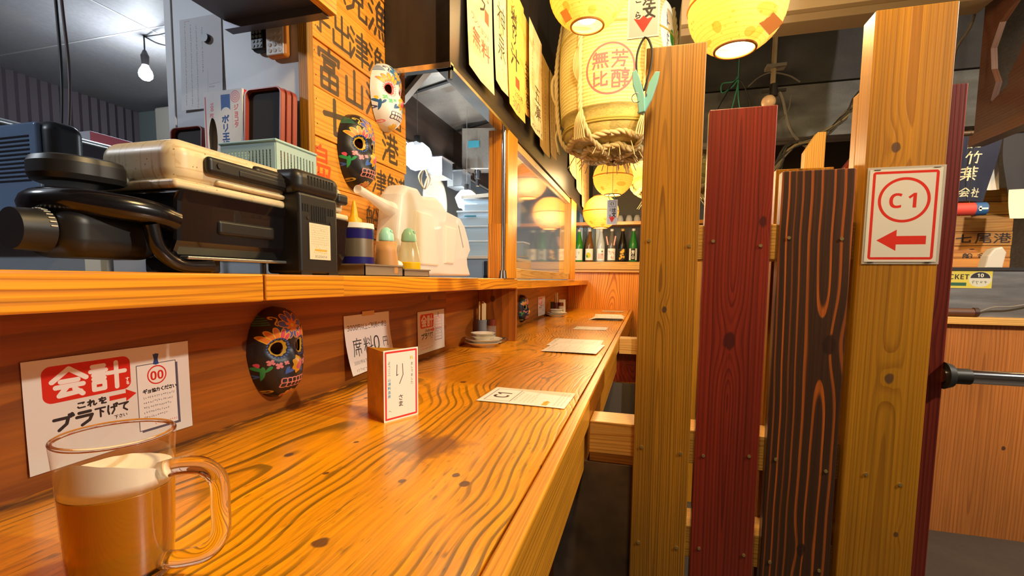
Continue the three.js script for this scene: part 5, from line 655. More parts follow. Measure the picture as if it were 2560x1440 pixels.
function lantern(label, x, y, z, power, top, ext) {
  const o = thing('paper_lantern', label, 'lantern', [x, y, z], 0, 'round paper lanterns'), R = 0.135, prof = [];
  for (let i = 0; i <= 44; i++) { const a = 0.42 + (i / 44) * (Math.PI - 0.84), rib = 1 - 0.012 * Math.abs(Math.sin(i * Math.PI / 2)); prof.push([Math.sin(a) * R * rib, -Math.cos(a) * R * 0.95 * rib]); }
  part('shade', lathe(prof, 56), lanternPaper, o, 'glowing yellow paper shade');
  part('seam_band', new THREE.TorusGeometry(R * 0.996, 0.0035, 8, 56).rotateX(Math.PI / 2).translate(0, 0.004, 0), new THREE.MeshStandardMaterial({ color: 0xb06a14, emissive: 0xff8c14, emissiveIntensity: 0.25, roughness: 0.7 }), o, 'orange seam band');
  part('rim', [new THREE.TorusGeometry(0.056, 0.004, 8, 40).rotateX(Math.PI / 2).translate(0, -0.117, 0), new THREE.TorusGeometry(0.056, 0.004, 8, 40).rotateX(Math.PI / 2).translate(0, 0.117, 0)], mat(0x8a5a1c, 0.6), o);
  part('bulb', new THREE.SphereGeometry(0.045, 24, 18).translate(0, -0.062, 0), glow(new THREE.Color(1, 0.9, 0.66), 6), o);
  part('cord', tube([[0, 0.0, 0], [0, 0.12, 0], [0.004, 0.12 + (top - y - 0.12) / 2, 0], [0, top - y, 0]], 0.004, 16), wire, o); if (ext) ext(o);
  pointLight(o, WARM, power, 0, -0.03, 0, 3); return o;
}
lantern('glowing yellow paper lantern hanging in front of the straw barrel', -0.228, 1.985, -1.72, POWER.lanternBarrel, 2.75, (o) => part('tab', bx(-0.012, 0.012, -0.02, 0.02, -0.002, 0.002).rotateZ(0.5).translate(-0.062, -0.112, 0.075), mat(0xb06a14, 0.7), o));
lantern('large glowing paper lantern with a wire loop above the brown and red boards', 0.227, 1.782, -1.562, POWER.lanternNear, 2.75, (o) => { part('wire_loop', tube([[-0.02, 0.14, 0.1], [-0.03, 0.06, 0.134], [0.0, 0.02, 0.14], [0.06, 0.06, 0.13], [0.075, 0.14, 0.09]], 0.003, 30), wire, o); part('tab', bx(-0.012, 0.03, -0.02, 0.025, -0.002, 0.002).rotateZ(0.7).translate(0.07, -0.1, 0.08), mat(0x9a5a10, 0.7), o, 'torn paper tab'); });
lantern('round glowing paper lantern below the straw barrel', -0.245, 1.69, -3.36, POWER.lanternFar, 2.75);
lantern('lowest glowing paper lantern beside the glass screen end', -0.35, 1.5, -3.66, POWER.lanternFar, 2.75);

// ---------- straw sake barrels ----------
const strawTex = canvasTex(2048, 512, (x, w, h) => {
  x.fillStyle = '#d9cf8e'; x.fillRect(0, 0, w, h);
  for (let j = 0; j < 64; j++) { x.fillStyle = j % 2 ? 'rgba(240,232,176,0.55)' : 'rgba(170,156,84,0.5)'; x.fillRect(0, j * 8, w, 4); } for (let i = 0; i < 2600; i++) { x.fillStyle = rnd() < 0.5 ? 'rgba(150,134,66,0.25)' : 'rgba(245,238,190,0.25)'; x.fillRect(rnd() * w, rnd() * h, 6 + rnd() * 40, 2); } for (let i = 0; i < 90; i++) { x.fillStyle = 'rgba(150,136,70,0.25)'; x.fillRect((i * w) / 90, 0, 2, h); }
  const cx = w / 2 - 4, cy = 0, R = 128; x.save(); x.translate(0, 360); x.scale(1, 0.86); x.strokeStyle = '#a5686a'; x.lineWidth = 11; x.beginPath(); x.arc(cx, cy, R, 0, 7); x.stroke(); x.strokeStyle = '#a5686a'; glyph(x, '無', cx - 98, cy - 90, 90, 11); glyph(x, '比', cx - 98, cy + 6, 90, 11); glyph(x, '芳', cx + 4, cy - 92, 92, 10); glyph(x, '醇', cx + 6, cy + 4, 98, 10); x.restore();
  x.fillStyle = '#f4f2ea'; x.beginPath(); x.ellipse(w / 2 + 400, 150, 120, 150, 0, 0, 7); x.fill(); x.strokeStyle = '#7a78a0'; fineColumn(x, w / 2 + 340, 60, 180, 40, '#6a6a8a'); x.fillStyle = '#3f9a4a'; x.beginPath(); x.arc(w / 2 + 420, 170, 40, 0, 7); x.fill();
});
const strawMat = new THREE.MeshStandardMaterial({ map: strawTex, bumpMap: strawTex, bumpScale: 0.003, roughness: 0.85 }), ropeMat = mat(0xcbb98a, 0.9), strawPlain = new THREE.MeshStandardMaterial({ map: speckle(256, 128, [190, 174, 104], { seed: 44, scale: 8, amount: 0.25, fine: 0.2 }), roughness: 0.9 });
function barrel(label, x, y, z, full, ceilingGap) {
  const o = thing('sake_barrel', label, 'barrel', [x, y, z], 0, undefined);
  const sm = (g) => { const p = g.attributes.position, uv = g.attributes.uv; for (let i = 0; i < p.count; i++) uv.setY(i, (p.getY(i) - 0.17) / 0.565); return g.rotateY(Math.PI); };
  part('straw_mat', sm(lathe([[0.3, 0.17], [0.312, 0.3], [0.316, 0.45], [0.31, 0.6], [0.296, 0.72], [0.28, 0.735], [0, 0.735]], 64)), strawMat, o, 'pale straw mat with a round red brown emblem');
  part('lower_wrap', lathe([[0, 0.0], [0.14, 0.002], [0.22, 0.02], [0.272, 0.06], [0.285, 0.1], [0.283, 0.16], [0.302, 0.168], [0.302, 0.176]], 64), strawPlain, o, 'folded straw base');
  part('band', [new THREE.TorusGeometry(0.287, 0.006, 6, 60).rotateX(Math.PI / 2).translate(0, 0.095, 0), new THREE.TorusGeometry(0.287, 0.006, 6, 60).rotateX(Math.PI / 2).translate(0, 0.107, 0), new THREE.TorusGeometry(0.314, 0.004, 6, 60).rotateX(Math.PI / 2).translate(0, 0.565, 0)], mat(0xb0a04e, 0.8), o);
  const rp = []; for (let k = 0; k < 6; k++) { const a = (k / 6) * 6.283 + 0.55, p = (r, h, da = 0) => [Math.sin(a + da) * r, h, Math.cos(a + da) * r]; rp.push(rope([p(0.3, 0.75), p(0.335, 0.5), p(0.332, 0.3), p(0.315, 0.14), p(0.27, 0.03, 0.1), p(0.15, -0.03, 0.25), p(0.02, -0.04, 0.4)], 0.014, 60, 40)); if (full) { const kn = []; for (let q = 0; q < 5; q++) kn.push(tube([p(0.338, 0.47), p(0.36, 0.42, (q - 2) * 0.02), p(0.358, 0.34, (q - 2) * 0.025), p(0.34, 0.29)], 0.007, 12, 5)); rp.push(M(...kn)); for (let q = 0; q < 6; q++) rp.push(tube([p(0.322, 0.16), p(0.335, 0.1, (q - 3) * 0.02), p(0.325, 0.05, (q - 3) * 0.035), p(0.318, 0.01, (q - 3) * 0.04)], 0.0045, 10, 4)); } }
  const ringPts = (r, h) => Array.from({ length: 25 }, (_, i) => [Math.sin((i / 24) * 6.283) * r, h + 0.012 * Math.sin(i * 1.9), Math.cos((i / 24) * 6.283) * r]); rp.push(rope(ringPts(0.25, 0.035), 0.018, 60, 90), rope(ringPts(0.17, -0.012), 0.018, 60, 70));
  part('rope', rp, ropeMat, o, 'thick twisted straw rope');
  const tf = []; for (let i = 0; i < 40; i++) { const a = rr(0, 6.28), r = rr(0.05, 0.26); tf.push(tube([[Math.sin(a) * r, 0.0, Math.cos(a) * r], [Math.sin(a) * (r + 0.02), -0.03, Math.cos(a) * (r + 0.02)], [Math.sin(a) * (r + 0.05), -0.055 - rnd() * 0.03, Math.cos(a) * (r + 0.05)]], 0.0025, 6, 4)); } const st = part('loose_straw', tf, ropeMat, o); st.userData.kind = 'stuff';
  part('hanging_wire', [cyl(0.006, 0.006, ceilingGap, 0.18, 0.735 + ceilingGap / 2, 0), cyl(0.006, 0.006, ceilingGap, -0.18, 0.735 + ceilingGap / 2, 0)], darkMetal, o); return o;
}
barrel('straw wrapped sake barrel with a round emblem and thick ropes, hanging above the counter', -0.168, 1.575, -2.264, true, 0.734).scale.setScalar(0.8);
barrel('second straw barrel hanging farther back, mostly hidden behind the brown board', 0.16, 1.62, -3.75, false, 0.395);

// ---------- order tags and the peg ----------
const tagTex = canvasTex(320, 640, (x, w, h) => { x.fillStyle = '#f0eee8'; x.fillRect(0, 0, w, h); x.fillStyle = '#c9c7c4'; x.fillRect(14, 14, w - 28, h - 28); x.strokeStyle = '#2e4a8a'; x.lineWidth = 8; x.strokeRect(60, 30, 200, 150); words(x, 'C1', 160, 106, 100, '#222', 'bold', 'center'); x.strokeStyle = '#2a2828'; glyph(x, '注', 150, 220, 120, 18, 100); glyph(x, '文', 150, 330, 130, 22, 120); column(x, 'こちら', 70, 225, 66, 11, 1.15); x.fillStyle = '#e0392f'; x.beginPath(); x.moveTo(60, 440); x.lineTo(120, 455); x.lineTo(160, 420); x.lineTo(200, 455); x.lineTo(260, 440); x.lineTo(160, 590); x.closePath(); x.fill(); });
world('order_tag', 'white order tag with a red arrow hanging above the brown board', 'tag', [-0.022, 1.45, -0.972], (c) => { const g = bx(-0.0295, 0.0295, 0, 0.1185, -0.0008, 0.0008); part('laminate', g.translate(-0.022, 1.449, -0.972), mat(0xf2f0ea, 0.25), c); const f = new THREE.PlaneGeometry(0.058, 0.117); part('print', f.translate(-0.022, 1.508, -0.9708), sheetMat(tagTex, 0.3), c); part('string', [cyl(0.0012, 0.0012, 1.19, -0.022, 2.16, -0.972, 'y', 6)], mat(0xd8d4cc, 0.7), c); });
world('clothes_peg', 'mint green plastic clothes peg hung from a black loop by the brown board', 'clothes peg', [-0.02, 1.31, -0.968], (c) => {
  const mint = mat(0x8fd3cf, 0.35), arm = () => extrude([[-0.005, 0], [0.0045, 0], [0.008, 0.03], [0.0055, 0.062], [0.002, 0.078], [-0.004, 0.076], [-0.007, 0.055], [-0.003, 0.03]], 0.008, 0.0012);
  part('peg_arm', arm().rotateZ(0.2).translate(-0.019, 1.308, -0.966), mint, c); part('peg_arm', arm().rotateZ(-0.38).translate(-0.021, 1.308, -0.971), mint, c);
  part('spring', [new THREE.TorusGeometry(0.0085, 0.0009, 6, 24, 4.2).rotateZ(1.2).translate(-0.03, 1.334, -0.957), cyl(0.0018, 0.0018, 0.01, -0.012, 1.34, -0.965, 'z', 8)], steel, c);
  part('loop', tube([[-0.018, 1.348, -0.965], [-0.031, 1.385, -0.966], [-0.03, 1.425, -0.968], [-0.017, 1.449, -0.969], [-0.006, 1.43, -0.968], [-0.005, 1.4, -0.966], [-0.016, 1.349, -0.964]], 0.0021, 40, 6), wire, c, 'black cable tie loop');
});
world('order_tag', 'small order tag hanging below the round lantern by green twine', 'tag', [-0.225, 1.36, -3.1], (c) => { const f = new THREE.PlaneGeometry(0.065, 0.155); part('print', f.translate(-0.225, 1.42, -3.099), sheetMat(tagTex, 0.3), c); part('laminate', bx(-0.2585, -0.1915, 1.342, 1.498, -3.102, -3.1), mat(0xf2f0ea, 0.25), c); part('twine', [tube([[-0.24, 1.495, -3.1], [-0.25, 1.525, -3.09], [-0.22, 1.53, -3.08], [-0.21, 1.505, -3.1]], 0.003, 16), cyl(0.0015, 0.0015, 1.22, -0.226, 2.11, -3.101, 'y', 5)], mat(0x4fae8a, 0.6), c, 'green twine'); });
// ---------- end wall: bottle ledge ----------
world('bottle_ledge', 'pale timber ledge carrying a row of sake bottles on the end wall', 'ledge', [0.1, 1.06, -4.5], (c) => { part('ledge_board', grain(bx(-0.7, 0.9, 1.085, 1.155, -4.62, -4.385, 0.003), 'x', 0.12, 1), paleMat, c); part('lower_strip', grain(bx(-0.7, 0.9, 1.06, 1.086, -4.62, -4.4, 0.002), 'x', 0.12, 1, 0.4), paleMat, c); });
solo('glass_shelf', grain(bx(-0.68, 0.9, 1.488, 1.518, -4.59, -4.4, 0.002), 'x', 0.25, 1.2), orangeMat, 'orange timber shelf above the sake bottles', 'shelf');
world('slatted_shutter', 'grey ribbed metal shutter behind the bottle shelf', 'shutter', [-0.55, 1.155, -4.6], (c) => { for (let i = 0; i < 6; i++) part('slat', bx(-0.68 + i * 0.04, -0.645 + i * 0.04, 1.155, 1.75, -4.618, -4.6 + (i % 2) * 0.006), mat(i % 2 ? 0x8d9494 : 0x4a5050, 0.4, { metalness: 0.5 }), c); });
function sakeLabel(bg, draw) { return canvasTex(256, 256, (x, w, h) => { x.fillStyle = bg; x.fillRect(0, 0, w, h); draw(x); }); }
const BOTTLES = [
  [-0.617, 0x3f9a2c, '#efe9d8', (x) => { column(x, '山下', 120, 50, 40, 4); x.fillStyle = '#5a4a30'; x.fillRect(20, 180, 60, 14); }, 'bright green sake bottle with a plain cream label'],
  [-0.52, 0x8a5a24, '#efe8d2', (x) => { x.fillStyle = '#e0c020'; x.beginPath(); x.ellipse(110, 150, 70, 66, 0, 0, 7); x.fill(); x.fillStyle = '#58a038'; x.beginPath(); x.arc(80, 170, 30, 0, 7); x.fill(); }, 'amber bottle with a yellow fruit on its label'],
  [-0.415, 0xd9dde0, '#f0ece2', (x) => { x.fillStyle = '#f0b8b0'; x.fillRect(60, 110, 150, 120); x.strokeStyle = '#3a3038'; column(x, '神山', 150, 40, 50, 6); }, 'clear frosted bottle with a pink printed label'],
  [-0.317, 0x7c7468, '#efece6', (x) => { x.strokeStyle = '#c04848'; for (let i = 0; i < 12; i++) { x.lineWidth = 6; x.beginPath(); x.arc(40 + rnd() * 180, 40 + rnd() * 170, 10 + rnd() * 24, 0, 4); x.stroke(); } }, 'grey bottle with a red patterned white label and pink peg'],
  [-0.22, 0x1d1812, '#241c14', (x) => { x.fillStyle = '#e0a828'; for (let i = 0; i < 16; i++) { x.beginPath(); x.arc(60 + rnd() * 120, 30 + rnd() * 190, 10 + rnd() * 20, 0, 7); x.fill(); } }, 'black bottle with gold blossom print'],
  [-0.125, 0x2f8a3c, '#f0eee8', (x) => { x.fillStyle = '#1c1c1c'; x.fillRect(70, 0, 120, 256); x.strokeStyle = '#f0eee8'; column(x, '芳山', 84, 40, 90, 12); }, 'green bottle with a black and white brush label'],
  [-0.03, 0x39341f, '#e8e0cc', (x) => column(x, '泉', 80, 60, 90, 10), 'olive bottle partly hidden behind the brown board'],
];
const bottleProf = [[0, 0], [0.035, 0], [0.0375, 0.004], [0.0375, 0.145], [0.034, 0.175], [0.022, 0.225], [0.0145, 0.265], [0.0135, 0.285], [0.0155, 0.287], [0.0155, 0.297], [0, 0.298]], bottleGeo = lathe(bottleProf, 32);
for (const [x, col, bg, draw, label] of BOTTLES) {
  const o = thing('sake_bottle', label, 'bottle', [x, 1.1555, -4.44], 0, 'sake bottles on the end ledge'); part('glass', bottleGeo, mat(col, 0.12, { transmission: 0.35, thickness: 0, clearcoat: 0.5 }), o);
  const lg = new THREE.CylinderGeometry(0.0379, 0.0379, 0.105, 28, 1, true, -1.15, 2.3); part('label', lg.translate(0, 0.068, 0), new THREE.MeshStandardMaterial({ map: sakeLabel(bg, draw), roughness: 0.6, side: THREE.DoubleSide }), o); part('cap', cyl(0.0162, 0.0162, 0.02, 0, 0.289, 0, 'y', 20), mat(col === 0x1d1812 ? 0xb08a30 : 0xc9c4b8, 0.4), o);
  if (col === 0x7c7468) part('peg', [bx(-0.006, 0.006, 0.15, 0.235, 0.036, 0.044).rotateZ(-0.15), bx(-0.006, 0.006, 0.155, 0.235, 0.036, 0.044).rotateZ(0.2)], mat(0xd88a80, 0.5), o, 'pink clothes peg');
}
const cup = lathe([[0, 0.06], [0.02, 0.06], [0.03, 0.03], [0.032, 0], [0.0305, 0], [0.028, 0.03], [0.018, 0.057], [0, 0.057]], 24), cupMat = mat(0xffffff, 0.08, { transmission: 0.85, thickness: 0 });
[[-0.25, 'upturned small glass on the shelf, closest to the screen'], [-0.17, 'upturned small glass in the middle of the shelf row'], [-0.1, 'upturned small glass on the shelf beside the dark jar']].forEach(([x, l]) => solo('sake_glass', cup, cupMat, l, 'glass', [x, 1.5185, -4.46], 'upturned glasses on the shelf'));
solo('dark_jar', lathe([[0, 0], [0.04, 0], [0.06, 0.04], [0.055, 0.1], [0.03, 0.13], [0.03, 0.14], [0, 0.14]], 28), mat(0x4a1c18, 0.3), 'dark red round jar on the shelf above the bottles', 'jar', [0.0, 1.5185, -4.48]);

// ---------- right side: side counter, crate boards, half curtain ----------
const rightPanelTex = wood(512, 1024, 0.5, 1.0, { seed: 97, ring: 0.011, depth: 0.004, tilt: 0.04, warp: 0.012, wf: 6, wa: 2, knots: [[0.2, 0.62, 0.008], [0.34, 0.36, 0.007], [0.12, 0.3, 0.006]], c0: [190, 116, 52], c1: [160, 92, 38], ck: [66, 44, 34], fiber: 0.12 });
world('side_counter', 'side counter with a wooden front, pale ledge and grey cement upstand', 'counter', [1.8, 0, -2.25], (c) => { part('front_panel', grain(bx(0.98, 2.58, 0, 0.832, -2.26, -2.21), 'y', 0.5, 1), woodMat(rightPanelTex, 0.45, {}), c, 'brown wooden front'); part('ledge', grain(bx(0.98, 2.58, 0.834, 0.862, -2.3, -2.185, 0.003), 'x', 0.12, 1), paleMat, c); part('upstand', bx(0.98, 2.58, 0.862, 1.04, -2.34, -2.245), concrete, c, 'grey cement upstand'); part('top_trim', bx(0.98, 2.58, 1.04, 1.052, -2.7, -2.24), mat(0x2c2a2c, 0.4), c); });
solo('ticket_sticker', bx(-0.075, 0.075, -0.034, 0.034, -0.0004, 0.0004), [0, 1, 2, 3, 4, 5].map(() => new THREE.MeshStandardMaterial({ roughness: 0.5, map: canvasTex(300, 140, (x) => { x.fillStyle = '#cdbb4a'; x.fillRect(0, 0, 300, 140); x.fillStyle = '#c9c6b4'; x.beginPath(); x.ellipse(225, 70, 72, 60, 0, 0, 7); x.fill(); x.fillStyle = '#26242a'; x.beginPath(); x.ellipse(225, 60, 62, 48, 0, Math.PI, 0); x.fill(); words(x, 'TICKET', -30, 50, 56, '#2e2a20'); words(x, '10', 225, 38, 40, '#e8e2c8', 'bold', 'center'); fineRow(x, 175, 80, 100, 24, '#5a5a58'); x.fillStyle = '#2a5a44'; x.fillRect(0, 96, 140, 26); }) })).slice(0, 1)[0], 'worn yellow ticket sticker on the grey cement upstand', 'sticker', [1.2, 1.006, -2.2445]);
world('wooden_roller', 'short brown wooden roller with a cord lying on the side ledge', 'roller', [1.17, 0.862, -2.22], (c) => { part('roller', [cyl(0.016, 0.016, 0.14, 1.14, 0.8785, -2.215, 'x', 20)], mat(0x5a3420, 0.5), c); part('end_cap', cyl(0.0175, 0.0175, 0.014, 1.215, 0.88, -2.215, 'x', 20), mat(0x3a1c14, 0.5), c); part('cord', tube([[1.222, 0.88, -2.215], [1.27, 0.9, -2.22], [1.33, 0.905, -2.22], [1.45, 0.935, -2.225]], 0.003, 24), mat(0x7a7470, 0.5), c); });
const signBoardTex = canvasTex(512, 768, (x, w, h) => { const ys = [0, 105, 190, 310, 460, 620, 768]; for (let i = 0; i < 6; i++) { const t = wood(ys[6 - i] - ys[5 - i], 512, 0.06, 0.3, { seed: 120 + i, ring: 0.012, depth: 0.01, tilt: 0.04, warp: 0.01, c0: [206 - i * 4, 138, 62], c1: [172, 104, 42], bump: false }), hh = ys[6 - i] - ys[5 - i], im = x.createImageData(512, hh); for (let a = 0; a < 512; a++) for (let b = 0; b < hh; b++) for (let k = 0; k < 4; k++) im.data[(b * 512 + a) * 4 + k] = t.raw[(a * hh + b) * 4 + k]; x.putImageData(im, 0, ys[5 - i]); } x.strokeStyle = 'rgba(44,30,24,0.88)'; glyph(x, '港', 20, 330, 90, 9); glyph(x, '七', 130, 335, 110, 15, 100); glyph(x, '尾', 265, 325, 110, 13, 110); glyph(x, '港', 390, 325, 110, 12, 110); glyph(x, '船', 190, 556, 70, 9); glyph(x, '合', 290, 556, 60, 8); x.strokeStyle = 'rgba(44,30,24,0.7)'; glyph(x, '漁', 40, 545, 60, 6); x.fillStyle = 'rgba(60,36,20,0.8)'; x.beginPath(); x.ellipse(250, 505, 18, 9, 0, 0, 7); x.fill(); });
world('crate_board_sign', 'stacked crate boards brushed with a harbour name above the side counter', 'sign boards', [1.45, 1.052, -2.67], (c) => { const ys = [1.053, 1.107, 1.162, 1.226, 1.3, 1.36, 1.42], m = new THREE.MeshStandardMaterial({ map: signBoardTex, roughness: 0.55 }); for (let i = 0; i < 6; i++) { const g = plain(bx(1.29, 1.57, ys[i] + 0.001, ys[i + 1] - 0.001, -2.69, -2.66 - (i % 2) * 0.003, 0.002)), p = g.attributes.position, uv = g.attributes.uv; const vs = [0, 148, 308, 458, 578, 663, 768]; for (let k = 0; k < p.count; k++) uv.setXY(k, (p.getX(k) - 1.29) / 0.28, (vs[i] + ((p.getY(k) - ys[i]) / (ys[i + 1] - ys[i])) * (vs[i + 1] - vs[i])) / 768); part('board', g, m, c); } });
world('plastic_jug', 'milky plastic jug top standing on the side counter before the crate boards', 'jug', [1.33, 1.052, -2.42], (c) => part('jug', [extrude([[1.345, 1.0525], [1.392, 1.0525], [1.4, 1.11], [1.388, 1.128], [1.368, 1.122], [1.352, 1.095]], 0.04, 0.006).translate(0, 0.0065, -2.45)], mat(0xe6dfd2, 0.45, { transmission: 0.25, thickness: 0 }), c));
function cloth(w, h, seed, split) { const g = new THREE.PlaneGeometry(w, h, 14, 20), p = g.attributes.position; for (let i = 0; i < p.count; i++) { const v = 0.5 - p.getY(i) / h; p.setZ(i, 0.02 * v * Math.sin(p.getX(i) * 42 + seed) + 0.008 * Math.sin(v * 5 + seed)); p.setX(i, p.getX(i) - split * v * v); } g.computeVertexNormals(); return g; }
solo('half_curtain', cloth(0.19, 0.27, 1, 0.03), new THREE.MeshStandardMaterial({ side: THREE.DoubleSide, roughness: 0.9, map: canvasTex(384, 560, (x, w, h) => { x.fillStyle = '#23283f'; x.fillRect(0, 0, w, h); x.strokeStyle = '#d8cfae'; glyph(x, '清', 150, 70, 34, 4); glyph(x, '酒', 205, 66, 34, 4); glyph(x, '竹', 150, 130, 110, 10, 110); glyph(x, '葉', 140, 260, 120, 11, 120); row(x, '式会社', 70, 440, 84, 9, 1.05); }) }), 'navy half curtain with pale brush letters', 'curtain', [1.31, 1.475, -2.5]);
solo('half_curtain', cloth(0.32, 0.27, 3, -0.02), mat(0x34343c, 0.9, { side: THREE.DoubleSide }), 'dark grey half curtain panel beside the lettered one', 'curtain', [1.575, 1.495, -2.5]);
solo('curtain_rod', cyl(0.01, 0.01, 1.0, 0, 0, 0, 'x', 12), mat(0x4a3624, 0.5), 'dark rod carrying the half curtains', 'rod', [1.6, 1.625, -2.5]);
solo('hanging_leaflet', paper(0.05, 0.22, 0.02), mat(0xdcd2c4, 0.8, { side: THREE.DoubleSide }), 'narrow pale leaflet showing between the two curtain panels', 'paper', [1.405, 1.5, -2.55]);
solo('curled_leaflet', paper(0.078, 0.12, 0.03), mat(0xeee0c4, 0.75, { side: THREE.DoubleSide }), 'white leaflet curling below the dark curtain panel', 'paper', [1.455, 1.315, -2.44], undefined, -0.2);
world('rolled_poster', 'red and blue printed poster rolled into a tube under the navy curtain', 'poster', [1.3, 1.29, -2.46], (c) => { part('roll', cyl(0.027, 0.027, 0.1, 1.29, 1.303, -2.47, 'x', 28, true), new THREE.MeshStandardMaterial({ color: 0xd8463a, side: THREE.DoubleSide, roughness: 0.6 }), c); part('blue_print', cyl(0.0274, 0.0274, 0.04, 1.335, 1.303, -2.47, 'x', 28, true), mat(0x2b5d96, 0.6), c); part('white_arrow', [bx(1.32, 1.352, 1.298, 1.305, -2.443, -2.442), bx(1.322, 1.33, 1.292, 1.311, -2.443, -2.442)], mat(0xf0ece4, 0.6), c); part('rope', cyl(0.002, 0.002, 0.32, 1.3, 1.47, -2.47, 'y', 6), wire, c); });
{ // board with a fish shaped cut-out, set lengthwise
  const s = new THREE.Shape(); s.moveTo(-2.29, 1.56); s.lineTo(-1.2, 1.56); s.lineTo(-1.2, 2.3); s.lineTo(-2.29, 2.3); s.closePath(); const f = new THREE.Path([[-2.215, 1.652], [-2.192, 1.722], [-2.222, 1.78], [-2.236, 1.86], [-2.2, 1.935], [-2.118, 1.985], [-2.068, 1.93], [-2.055, 1.85], [-2.085, 1.775], [-2.13, 1.72], [-2.125, 1.69]].map((p) => new THREE.Vector2(...p))); s.holes.push(f);
  const g = new THREE.ExtrudeGeometry(s, { depth: 0.02, bevelEnabled: false }); g.rotateY(-Math.PI / 2); // x -> z , z -> -x
  world('fish_cutout_board', 'dark brown board with a fish shaped cut-out above the aisle', 'board', [1.2, 1.53, -1.75], (c) => { part('board', grain(g.translate(1.22, 0, 0), 'z', 0.5, 1), woodMat(rightPanelTex, 0.5, { color: 0x5a4a40 }), c); part('beam', grain(bx(1.19, 1.24, 1.52, 1.56, -2.3, -1.2), 'z', 0.5, 1), woodMat(rightPanelTex, 0.5, { color: 0x6a5648 }), c); part('hanger', [bx(1.203, 1.22, 2.3, 2.75, -2.25, -2.22), bx(1.203, 1.22, 2.3, 2.75, -1.3, -1.27)], darkMetal, c); });
}
structure('wall_side', bx(1.75, 1.8, 1.052, 2.75, -4.6, -2.2), new THREE.MeshStandardMaterial({ map: speckle(256, 256, [96, 92, 88], { seed: 61, scale: 6, amount: 0.4, fine: 0.2 }), roughness: 0.6 }));

// ---------- overhead clutter ----------
world('ceiling_beam', 'pale grooved timber beam under the dark ceiling', 'beam', [0.6, 1.99, -2.15], (c) => { part('beam', grain(bx(0.1, 1.15, 2.02, 2.12, -2.26, -2.1, 0.003), 'x', 0.12, 1), mat(0xa08c70, 0.6), c); part('moulding', grain(bx(0.1, 1.15, 1.99, 2.02, -2.24, -2.13, 0.004), 'x', 0.12, 1, 0.5), mat(0x7d6a52, 0.6), c); part('hanger', [bx(0.15, 0.17, 2.12, 2.75, -2.19, -2.17), bx(1.1, 1.12, 2.12, 2.75, -2.19, -2.17)], darkMetal, c); });
world('cement_bulkhead', 'rough dark grey cement bulkhead hung with wires', 'bulkhead', [0.75, 1.84, -3.3], (c) => { const m = new THREE.MeshStandardMaterial({ map: speckle(512, 256, [92, 92, 92], { seed: 65, scale: 7, amount: 0.35, fine: 0.16 }), roughness: 0.75 }); part('lower_slab', bx(0.05, 1.7, 1.84, 2.138, -3.36, -3.2, 0.004), m, c); part('upper_slab', bx(0.05, 1.7, 2.143, 2.75, -3.36, -3.19, 0.004), new THREE.MeshStandardMaterial({ map: m.map, color: 0x8a8488, roughness: 0.7 }), c); });
world('pendant_socket', 'unlit bulb in a dark socket on a bracket near the bulkhead', 'lamp fitting', [0.59, 1.9, -2.76], (c) => { part('stem', [cyl(0.012, 0.012, 0.66, 0.588, 2.32, -2.76, 'y', 10)], mat(0x8a7a60, 0.5), c); part('plate', bx(0.55, 0.64, 2.07, 2.085, -2.79, -2.73), mat(0x6a6460, 0.6), c); part('socket', [cyl(0.022, 0.018, 0.06, 0.592, 1.965, -2.76), bx(0.54, 0.65, 1.955, 1.968, -2.766, -2.754)], mat(0x1c1816, 0.4), c); part('bulb', new THREE.SphereGeometry(0.034, 20, 14).translate(0.57, 1.905, -2.75), mat(0xe8c4a0, 0.3), c, 'unlit pinkish bulb'); });
solo('drooping_wire', [tube([[0.62, 1.96, -2.765], [0.634, 1.935, -2.766], [0.657, 1.843, -2.764], [0.679, 1.772, -2.764], [0.72, 1.712, -2.771], [0.79, 1.66, -2.79]], 0.007, 40, 6), tube([[0.466, 1.98, -2.722], [0.513, 2.025, -2.739], [0.571, 2.052, -2.758], [0.67, 2.037, -2.785], [0.72, 2.007, -2.796]], 0.004, 30, 5), tube([[0.618, 1.8, -2.752], [0.663, 1.853, -2.767], [0.68, 1.94, -2.78]], 0.003, 16, 5)], mat(0x5c5650, 0.5), 'dark wires drooping from the pendant socket', 'wire');
world('cable_bundle', 'sagging bundle of grey and tan cables under the dark ceiling', 'cables', [0.8, 1.7, -2.58], (c) => {
  for (let i = 0; i < 9; i++) { const j = () => rr(-0.025, 0.025); part('cable', tube([[0.46 + j(), 1.36 + j(), -2.46], [0.566 + j(), 1.519 + j(), -2.5], [0.626 + j(), 1.613 + j(), -2.527], [0.7 + j(), 1.645 + j() * 0.6, -2.55], [0.777 + j() * 0.6, 1.672 + j() * 0.6, -2.575], [0.864 + j() * 0.6, 1.765 + j() * 0.6, -2.608], [0.933 + j(), 1.85 + j(), -2.635], [1.05 + j(), 2.02 + j(), -2.68], [1.12 + j(), 2.75, -2.7]], 0.0055, 50, 5), mat([0x3a3634, 0x6a6258, 0x2a2826, 0x8a7a5c][i % 4], 0.5), c); }
});
solo('green_twine', [tube([[0.45, 2.12, -2.93], [0.43, 2.09, -2.925], [0.366, 2.075, -2.909], [0.367, 2.028, -2.907], [0.42, 2.06, -2.92], [0.45, 2.099, -2.93], [0.435, 2.0, -2.92], [0.42, 1.93, -2.918]], 0.0035, 50, 5), tube([[0.45, 2.1, -2.935], [0.455, 2.0, -2.93], [0.468, 1.93, -2.93]], 0.003, 14, 5), tube([[0.45, 2.75, -2.935], [0.45, 2.1, -2.935]], 0.002, 6, 4)], mat(0x3f9a7a, 0.6), 'knotted green twine hanging beneath the cement bulkhead', 'twine');
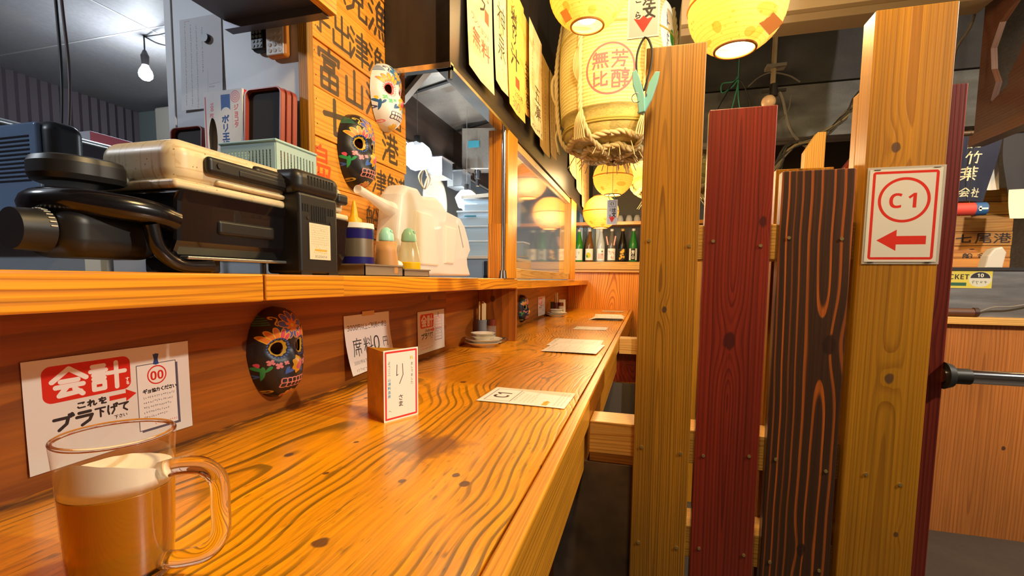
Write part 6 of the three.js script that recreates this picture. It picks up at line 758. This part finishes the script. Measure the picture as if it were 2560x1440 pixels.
solo('thin_wire', [tube([[0.33, 1.9, -2.89], [0.38, 2.0, -2.9], [0.45, 2.1, -2.93], [0.5, 2.03, -2.94], [0.53, 1.92, -2.945]], 0.003, 30, 5)], wire, 'thin arched wire over the green twine', 'wire');
for (const [k, pts, l] of [[0, [[1.126, 2.1, -2.3], [1.09, 2.0, -2.32], [1.05, 1.9, -2.34]], 'upper thin cable beside the honey board top'], [1, [[1.19, 2.1, -2.31], [1.17, 1.98, -2.31], [1.13, 1.9, -2.31], [1.12, 1.8, -2.31], [1.09, 1.7, -2.33]], 'kinked thin cable beside the fish cut-out']]) solo('loose_cable', tube(pts, 0.005, 20, 5), mat(0x5a5048, 0.5), l, 'cable');
// ---------- seat sign on the honey board ----------
world('seat_sign', 'laminated sign reading C1 with a red left arrow, stapled to the honey board', 'sign', [0.436, 1.1, -1.009], (c) => {
  const t = canvasTex(640, 960, (x, w, h) => { x.fillStyle = '#ded9cf'; x.fillRect(0, 0, w, h); x.strokeStyle = '#d6382c'; x.lineWidth = 26; roundRect(x, 42, 36, w - 84, h - 72, 16); x.stroke(); x.lineWidth = 28; x.beginPath(); x.ellipse(320, 320, 218, 218, 0, 0, 7); x.stroke(); words(x, 'C', 245, 328, 210, '#d6382c', 'bold', 'center'); words(x, '1', 405, 328, 210, '#d6382c', 'bold', 'center'); x.fillStyle = '#d6382c'; arrow(x, 540, 735, 100, 735, 88, 178); });
  part('laminate', bx(0.3775, 0.4945, 1.0215, 1.1935, -1.0095, -1.0088), mat(0xf0ede6, 0.2, { transmission: 0.6, thickness: 0 }), c, 'clear laminate margin');
  const g = new THREE.PlaneGeometry(0.109, 0.164); part('print', g.translate(0.4355, 1.1075, -1.0083), sheetMat(t, 0.25, { clearcoat: 0.4 }), c, 'cream sheet printed in red');
  for (const [x, y] of [[0.392, 1.189], [0.481, 1.19], [0.391, 1.0255], [0.478, 1.0255]]) part('staple', bx(x - 0.005, x + 0.005, y - 0.0004, y + 0.0004, -1.0083, -1.0076), steel, c);
});
// ---------- lamps outside the frame: white bulb over the aisle, lanterns over this seat and over the side counter ----------
bareBulb('bare white bulb over the aisle', 1.66, 2.08, -0.62, NEUTRAL, 12, POWER.room, 0.67, 1.3);
lantern('paper lantern hanging over this seat', 0.1, 2.0, -0.55, POWER.stall, 2.75);
lantern('paper lantern hanging over the side counter', 1.62, 1.95, -2.05, POWER.aisle, 2.75);
renderer.render(scene, camera);
